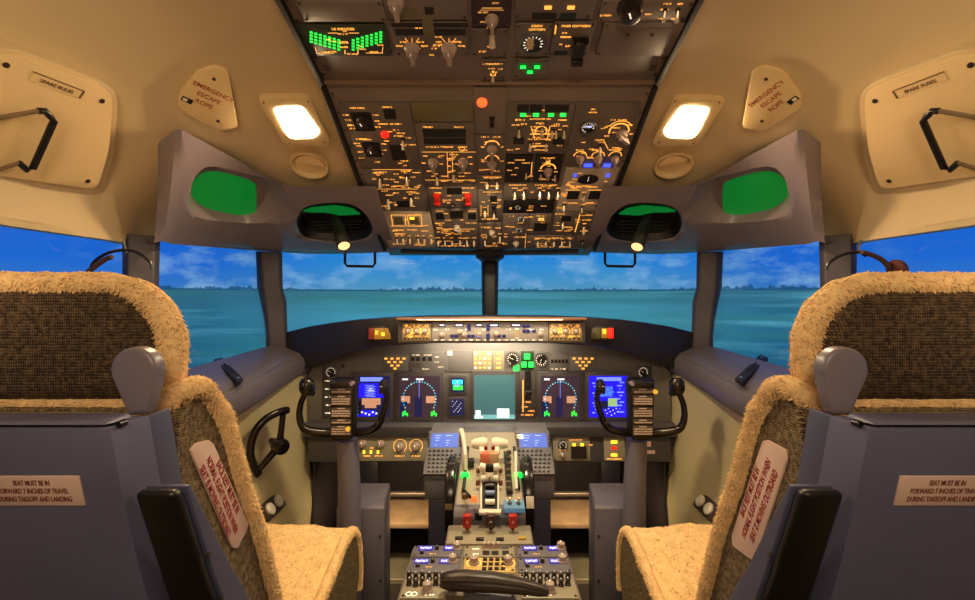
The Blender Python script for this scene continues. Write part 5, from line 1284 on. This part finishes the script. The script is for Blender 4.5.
# ------------------------------------------------------------------ seats
def fuzz(mb, samples, ln=.006, r=.0013):
    for p, n in samples:
        n = n.normalized(); t = Vector((random.uniform(-1, 1), random.uniform(-1, 1), random.uniform(-1, .4)))
        d = (n*1.0+t*.65).normalized(); u = d.orthogonal().normalized(); v = d.cross(u); L = ln*random.uniform(.6, 1.2); rr = r*random.uniform(.7, 1.3)
        bend = Vector((random.uniform(-1, 1), random.uniform(-1, 1), -1))*L*.3; b0 = p-n*.002
        A = [mb.v(b0+(u*math.cos(a)+v*math.sin(a))*rr) for a in (0, 2.1, 4.2)]; M1 = [mb.v(b0+d*L*.6+(u*math.cos(a)+v*math.sin(a))*rr*.8) for a in (.5, 2.6, 4.7)]; tip = mb.v(b0+d*L+bend)
        for i in range(3): mb.f([A[i], A[(i+1) % 3], M1[(i+1) % 3], M1[i]]); mb.f([M1[i], M1[(i+1) % 3], tip])
def wool_tube(mb, path, r, closed=False, dens=9000, ln=.0055):
    pts = [Vector(p) for p in path]; K = len(pts)
    rr = [r*(1+.13*noise.noise(p*55)) for p in pts]; mb.tube(pts, rr, 14, closed)
    tot = sum((pts[(i+1) % K]-pts[i]).length for i in range(K if closed else K-1)); smp = []
    for i in range(K if closed else K-1):
        a = pts[i]; b = pts[(i+1) % K]; t = b-a; L = t.length
        if L < 1e-7: continue
        t.normalize(); u = t.orthogonal().normalized(); v = t.cross(u)
        for _ in range(int(L*dens)+(random.random() < L*dens % 1)):
            q = a.lerp(b, random.random()); an = random.uniform(0, 2*math.pi); n = u*math.cos(an)+v*math.sin(an); smp.append((q+n*rr[i]*.95, n))
    fuzz(mb, smp, ln)
def wool_sheet(mb, grid, off, dens=22000, ln=.0055):
    R = len(grid); Q = len(grid[0]); g2 = [[p+Vector(off).normalized()*(.006*noise.noise(p*38)) for p in row] for row in grid]
    mb.solid(g2, Vector(off).normalized()*-.010)
    smp = []
    for i in range(R-1):
        for j in range(Q-1):
            a, b, c = g2[i][j], g2[i+1][j], g2[i][j+1]; n = (b-a).cross(c-a); A = n.length
            if A < 1e-9: continue
            if n.dot(Vector(off)) < 0: n = -n
            for _ in range(int(A*dens)+(random.random() < A*dens % 1)): smp.append((a+(b-a)*random.random()+(c-a)*random.random(), n))
    fuzz(mb, smp, ln)
def seat(s):
    side = 'left' if s < 0 else 'right'
    mx = (lambda x: x) if s < 0 else (lambda x: 974-x)
    def PP(x, y, Y):
        p = P(x, y, Y); return p if s < 0 else Vector((-p.x, p.y, p.z))
    K = -s                                        # geometry is written for the left seat and mirrored by K
    def m3(x, y, z): return Vector((-x*K if False else (x if s < 0 else -x), y, z))
    rt = thing('pilot_seat', (s*.57, .8, 0), 'large '+side+' pilot seat with blue-grey shell, brown knit cushions and sheepskin edging', 'seat')
    xi, xo = -.365, -.785
    # shell
    prof = [(.440, 1.027), (.455, .96), (.475, .88), (.505, .78), (.545, .66), (.575, .56)]
    mb = MB(); secs = []
    for y, z in prof:
        secs.append([m3(xo+.004, y+.05, z), m3(xo+.006, y+.006, z), m3(xo+.02, y, z), m3(xi-.008, y, z), m3(xi-.002, y+.004, z), m3(xi+.003, y+.05, z)])
    mb.loft(secs); sh_ = mb.build('shell', SHELL, rt, bevel=.002, bang=1.0)
    mb = MB(); mb.loft([[m3(xo, .440, 1.030), m3(xi-.003, .440, 1.030), m3(xi-.003, .476, 1.028), m3(xo, .476, 1.028)], [m3(xo, .445, 1.033), m3(xi-.006, .445, 1.033), m3(xi-.006, .474, 1.034), m3(xo, .474, 1.034)]]); mb.build('shell_top', SHELL, rt, bevel=.002)
    c = PP(120, 424, .455); mb = MB(); mb.cyl(c+Vector((0, .006, 0)), c+Vector((0, -.003, .0)), .0035, n=10); mb.build('rivet', BLACK, rt)
    # inner side frame
    mb = MB(); mb.loft([[m3(xi-.004, y+.048, z) for y, z in prof]+[m3(xi-.004, y+.085, z) for y, z in prof[::-1]], [m3(xi+.001, y+.048, z) for y, z in prof]+[m3(xi+.001, y+.085, z) for y, z in prof[::-1]]]); mb.build('side_frame', SHELLD, rt, bevel=.002)
    # backrest cushion
    fr_ = [(.578, 1.034), (.606, 1.022), (.632, .992), (.656, .94), (.680, .882), (.726, .79), (.778, .66), (.81, .57), (.84, .50)]
    bk = [(.70, .50), (.655, .60), (.61, .70), (.575, .80), (.548, .90), (.53, .98), (.545, 1.020)]
    cs = smoothpath([Vector((0, a, b)) for a, b in fr_], 3)
    mb = MB(); n = 10; pr = [(p.y, p.z) for p in cs]+bk
    cy = sum(p[0] for p in pr)/len(pr); cz = sum(p[1] for p in pr)/len(pr)
    secs = []
    for x, q in ((xo+.006, .90), (xo+.012, .96), (xo+.025, 1.0), (xi-.022, 1.0), (xi-.008, .965), (xi-.003, .93)):
        secs.append([m3(x, cy+(y-cy)*q, cz+(z-cz)*(.98+.02*q) if q < 1 else z) for y, z in pr])
    mb.loft(secs); mb.build('backrest_cushion', KNIT2, rt)
    mb = MB(); path = smoothpath([m3(xi-.05, .520, .985), m3(xi-.03, .535, 1.02), m3(xi-.012, .556, 1.038), m3(xi-.004, .585, 1.040)]+[m3(xi-.004, a, b) for a, b in fr_[1:]], 9); wool_tube(mb, path, .0140, dens=14000)
    gridf = [[m3(x, p.y+.010, p.z+.008) for x in [xi-.004+(xo-xi)*k/12 for k in range(13)]] for p in cs]
    wool_sheet(mb, gridf, (0, .8, .5) , dens=9000); 
    mb.build('sheepskin_backrest_cover', WOOL, rt)
    # headrest
    cx_ = -.585; w = .385; Z0, Z1 = 1.022, 1.168; Yh = .565
    out = []
    def rr2(x0, x1, z0, z1, rt_, rb, n=8):
        pts = []
        for (cx2, cz2, r, a0) in ((x1-rt_, z1-rt_, rt_, 0), (x0+rt_, z1-rt_, rt_, 90), (x0+rb, z0+rb, rb, 180), (x1-rb, z0+rb, rb, 270)):
            for i in range(n+1):
                a = math.radians(a0+90*i/n); pts.append((cx2+r*math.cos(a), cz2+r*math.sin(a)))
        return pts
    base = rr2(cx_-w/2, cx_+w/2, Z0, Z1, .078, .045)
    mb = MB(); ccx, ccz = cx_, (Z0+Z1)/2; secs = []
    for Y, q in ((Yh-.020, .80), (Yh-.016, .90), (Yh-.006, .97), (Yh+.01, 1.0), (Yh+.05, .8), (Yh+.07, .7)):
        ins = (1-q)*.12; secs.append([m3(ccx+(x-ccx)*(1-ins/(w/2)), Y, ccz+(z-ccz)*(1-ins/((Z1-Z0)/2))) for x, z in base])
    mb.loft(secs); mb.build('headrest_pad', KNIT, rt)
    mb = MB(); ring = rr2(cx_-w/2-.001, cx_+w/2+.001, Z0-.0, Z1+.001, .080, .048, 14)
    dn = []
    for i in range(len(ring)):
        a = Vector((ring[i][0], 0, ring[i][1])); b = Vector((ring[(i+1) % len(ring)][0], 0, ring[(i+1) % len(ring)][1])); k = max(1, int((b-a).length/.008))
        for j in range(k): dn.append(a.lerp(b, j/k))
    wool_tube(mb, [m3(p.x, Yh, p.z) for p in dn], .0150, True, dens=14000)
    wool_tube(mb, [m3(cx_+(p.x-cx_)*.85, Yh+.05, p.z-.004) for p in dn], .0160, True, dens=5000)
    gridh = [[m3(cx_+(-w/2+w*i/14)*.62, Yh+.070, Z0+.02+(Z1-Z0-.035)*j/8) for i in range(15)] for j in range(9)]
    wool_sheet(mb, gridh, (0, 1, 0), dens=6000)
    mb.build('sheepskin_headrest_cover', WOOL, rt)
    # hinge bracket
    def prof_b(grow=0):
        hc = PP(139, 369, .50); r = .0245+grow; pts = [(hc.x if s < 0 else -hc.x) , hc.z]; c = (pts[0], pts[1]); o = []
        for i in range(19):
            a = math.radians(-25+230*i/18); o.append((c[0]+r*math.cos(a), c[1]+r*math.sin(a)))
        l = P(134, 414, .50); q = P(152, 412, .50); l2 = P(122, 386, .5); q2 = P(160, 382, .5)
        return o+[(l2.x, l2.z), (l.x, l.z), (q.x, q.z), (q2.x, q2.z)]
    pb = prof_b(); cxb = sum(p[0] for p in pb)/len(pb); czb = sum(p[1] for p in pb)/len(pb)
    mb = MB(); mb.loft([[m3(cxb+(x-cxb)*q, y, czb+(z-czb)*q) for x, z in pb] for y, q in ((.490, .90), (.493, 1.0), (.506, 1.0), (.508, .98))]); br = mb.build('headrest_bracket', BRACK, rt, bevel=.0015)
    c = P(143, 374, .495); c = c if s < 0 else Vector((-c.x, c.y, c.z)); mb = MB(); mb.cyl(c+Vector((0, .006, 0)), c+Vector((0, -.001, 0)), .0022, n=8); mb.build('pin', SCREW, br)
    # folded-up armrest on the aisle side
    mb = MB(); al = [(.458, .958), (.50, .84), (.555, .70), (.595, .60)]
    def arm(x0, x1, y0, y1, m, nm, bev, al=al, sec8=False):
        mb = MB(); secs = []
        for i, (y, z) in enumerate(al):
            q = y0+(y1-y0)*(1 if y1 < .03 else (.12, .55, 1, 1)[i]); k_ = (0, .004, .012, .017)[i]; secs.append([m3(x0, y+y0, z), m3(x1+k_, y+y0, z), m3(x1+k_, y+q, z), m3(x0, y+q, z)])
        mb.loft(secs); return mb.build(nm, m, rt, bevel=bev, seg=4)
    arm(-.357, -.314, .0, .016, RUB, 'armrest_pad', .009)
    fp_ = arm(-.355, -.3125, .0165, .07, SHELLD, 'armrest_frame', .002)
    for t in (.1, .35, .65):
        mb = MB(); y = .458+.098*t*1.0+.030; z = .90-.26*t; mb.cyl(m3(-.3060, y, z), m3(-.3020, y, z), .003, n=8)
        mb.build('armrest_screw', SCREW, fp_)
    # placard on the shell
    def ypl(z):                                   # rear face of the shell at height z
        for (ya, za), (yb, zb) in zip(prof, prof[1:]):
            if zb <= z <= za: return ya+(yb-ya)*(za-z)/(za-zb)
        return .5
    cpx = 43 if s < 0 else 936; cen = P(cpx, 487, .463); up = Vector((0, -.02*1.0, .08)); up = Vector((0, ypl(.99)-ypl(.93), .06))
    cen = Vector((cen.x, ypl(cen.z), cen.z)); fr = Frame(cen, (1, 0, 0), up)
    if fr.n.y > 0: fr = Frame(cen, (1, 0, 0), -up)
    mb = MB(fr.M); a = .0475; b = .0165; mb.prism([(-a, -b), (a, -b), (a, b), (-a, b)], -.001, .0012); pl = mb.build('shell_placard', PLAC, rt, bevel=.0004)
    pl['label'] = 'pale placard about seat travel for takeoff and landing'
    for i, t in enumerate(('SEAT MUST BE IN', 'FORWARD 7 INCHES OF TRAVEL', 'DURING TAKEOFF AND LANDING')):
        text('lettering', t, .0078, fr.M @ Matrix.Translation((0, .009-.009*i, .0014)), BRINK, pl, sx=.6)
    # placard on the side of the backrest cushion
    Xp = s*.3665
    T_ = (lambda x: x) if s < 0 else (lambda x: 977-x)
    if s < 0: qp = [(190, 450), (196, 443), (208, 440), (213, 444), (248, 524), (246, 531), (237, 548), (232, 548)]; r0 = PX(206, 447, Xp); r1 = PX(240, 532, Xp)
    else: qp = [(763, 441), (768, 440), (786, 450), (787, 460), (757, 556), (752, 560), (733, 546), (732, 536)]; r0 = PX(739, 535, Xp); r1 = PX(768, 450, Xp)
    cen = PX(220, 493, Xp) if s < 0 else PX(760, 500, Xp)
    rd = (r1-r0).normalized(); nn = Vector((-s, 0, 0)); fr = Frame(cen, rd, nn.cross(rd))
    mb = MB(fr.M); mb.prism(rounded([fr.hit(x, y) for x, y in qp], .003), -.006, .0012); pl = mb.build('cushion_placard', PLAC, rt, bevel=.0004); pl['label'] = 'pale slanted placard with red lettering about the back rest'
    if s < 0: ends = [((214, 455), (239, 518)), ((205, 453), (237, 536)), ((198, 462), (230, 540))]
    else: ends = [((741, 521), (761, 462)), ((743, 541), (772, 455)), ((751, 545), (779, 466))]
    for t, (p0, p1) in zip(('BACK REST MUST BE IN', 'NORMAL FLIGHT POSITION WHEN', 'SEAT IS MOVING OUTBOARD'), ends):
        a = Vector(fr.hit(*p0)); b = Vector(fr.hit(*p1)); c = (a+b)/2; L = (b-a).length; an = math.atan2((b-a).y, (b-a).x)
        sz = .0145; wd_ = len(t)*sz*.64
        text('lettering', t, sz, fr.M @ Matrix.Translation((c.x, c.y, .0016)) @ Matrix.Rotation(an, 4, 'Z'), REDINK, pl, sx=L/wd_*.98)
    # seat pan cushion
    pr = [(1.215, .545), (1.19, .570), (1.14, .580), (1.05, .560), (.95, .535), (.82, .50), (.80, .40), (.85, .36), (1.20, .37), (1.235, .43), (1.232, .50)]
    mb = MB(); cy = 1.02; cz = .47; pr = [(y, z-.025) for y, z in pr]; secs = []
    for x, q in ((-.79, .90), (-.78, .97), (-.76, 1.0), (-.372, 1.0), (-.356, .97), (-.350, .93)): secs.append([m3(x, cy+(y-cy)*(.97+.03*q), cz+(z-cz)*q) for y, z in pr])
    mb.loft(secs); mb.build('seat_cushion', KNIT2, rt)
    tp = smoothpath([Vector((0, a, b)) for a, b in ((.84, .515), (.95, .545), (1.05, .570), (1.14, .590), (1.20, .578), (1.235, .53), (1.248, .45), (1.245, .40))], 5)
    tp = [p-Vector((0, 0, .026)) for p in tp]
    mb = MB(); gridc = [[m3(-.79+(.79-.362)*k/22, p.y, p.z+(.012*math.sin(math.pi*k/22))) for k in range(23)] for p in tp]; wool_sheet(mb, gridc, (0, .30, 1), dens=26000)
    wool_tube(mb, [m3(-.357, p.y, p.z-.006) for p in tp], .0125, dens=9000)
    mb.build('sheepskin_seat_cover', WOOL, rt)
    mb = MB(); mb.box(m3(-.57, 1.0, .31), (.36, .38, .10)); mb.box(m3(-.57, .98, .14), (.22, .30, .28)); mb.build('seat_base', SHELLD, rt, bevel=.006)
    for x in (-.46, -.68): mb = MB(); mb.box(m3(x, .85, .012), (.05, .8, .024)); mb.build('floor_track', SCREW, rt, bevel=.002)
for s in (-1, 1): seat(s)
# ------------------------------------------------------------------ lights
def area(name, loc, rot, sx, sy, e, colr):
    l = bpy.data.lights.new(name, 'AREA'); l.shape = 'RECTANGLE'; l.size = sx; l.size_y = sy; l.energy = e; l.color = colr
    o = bpy.data.objects.new(name, l); C.objects.link(o); o.location = loc; o.rotation_euler = rot; return o
def aim(o, t):
    o.rotation_euler = (Vector(t)-o.location).to_track_quat('-Z', 'Y').to_euler(); return o
WARM = (1.0, .75, .48)
for s in (-1, 1):
    fr = line_frame(295 if s < 0 else 688, 120, (20, 0)); p = fr.w(0, 0, .02)
    o = area('dome_lamp', p, (0, 0, 0), .08, .07, 4.2, (1, .68, .38)); o.rotation_euler = (-fr.n).to_track_quat('Z', 'Y').to_euler()
o = area('rear_cabin_lamp', (0, -.35, 1.62), (0, 0, 0), .5, .3, 7.0, WARM); aim(o, (0, .9, .7))
for s in (-1, 1):
    l = bpy.data.lights.new('side_cabin_lamp', 'SPOT'); l.energy = 11; l.color = WARM; l.spot_size = math.radians(86); l.spot_blend = .8; l.shadow_soft_size = .09  # added fill spots brightening the side lining, no fixture behind them
    o = bpy.data.objects.new('side_cabin_lamp', l); C.objects.link(o); o.location = (s*.50, .0, 1.30); aim(o, (s*1.0, .75, 1.36))
# warm flood strip under the visor of the lit panel, and under the glareshield
o = area('panel_flood', (0, 1.575, 1.085), (0, 0, 0), .5, .012, 1.6, (1, .85, .66)); aim(o, (0, 1.60, 1.02))
o = area('instrument_flood', (0, 1.72, 1.0), (0, 0, 0), .5, .02, 2.6, (1, .80, .55)); aim(o, (0, 1.82, .85))
o = area('pedestal_flood', (0, 1.25, 1.50), (0, 0, 0), .06, .06, 6.0, (1, .82, .5)); aim(o, (0, 1.3, .6))
for s in (-1, 1):
    o = area('foot_well_lamp', (s*.40, 1.80, .48), (0, 0, 0), .2, .04, 1.5, (1, .68, .36)); aim(o, (s*.36, 2.05, .1))
w = bpy.data.worlds.new('world'); bpy.context.scene.world = w; w.use_nodes = True
w.node_tree.nodes['Background'].inputs[0].default_value = (.30, .22, .16, 1); w.node_tree.nodes['Background'].inputs[1].default_value = .18
# ------------------------------------------------------------------ repeats of one kind carry one group
tops = {}
for o in bpy.context.scene.objects:
    if o.parent is None and 'label' in o: tops.setdefault(o.name.split('.')[0], []).append(o)
for k, v in tops.items():
    if len(v) > 1:
        for o in v: o['group'] = 'matching '+k.replace('_', ' ')+'s on the two sides'
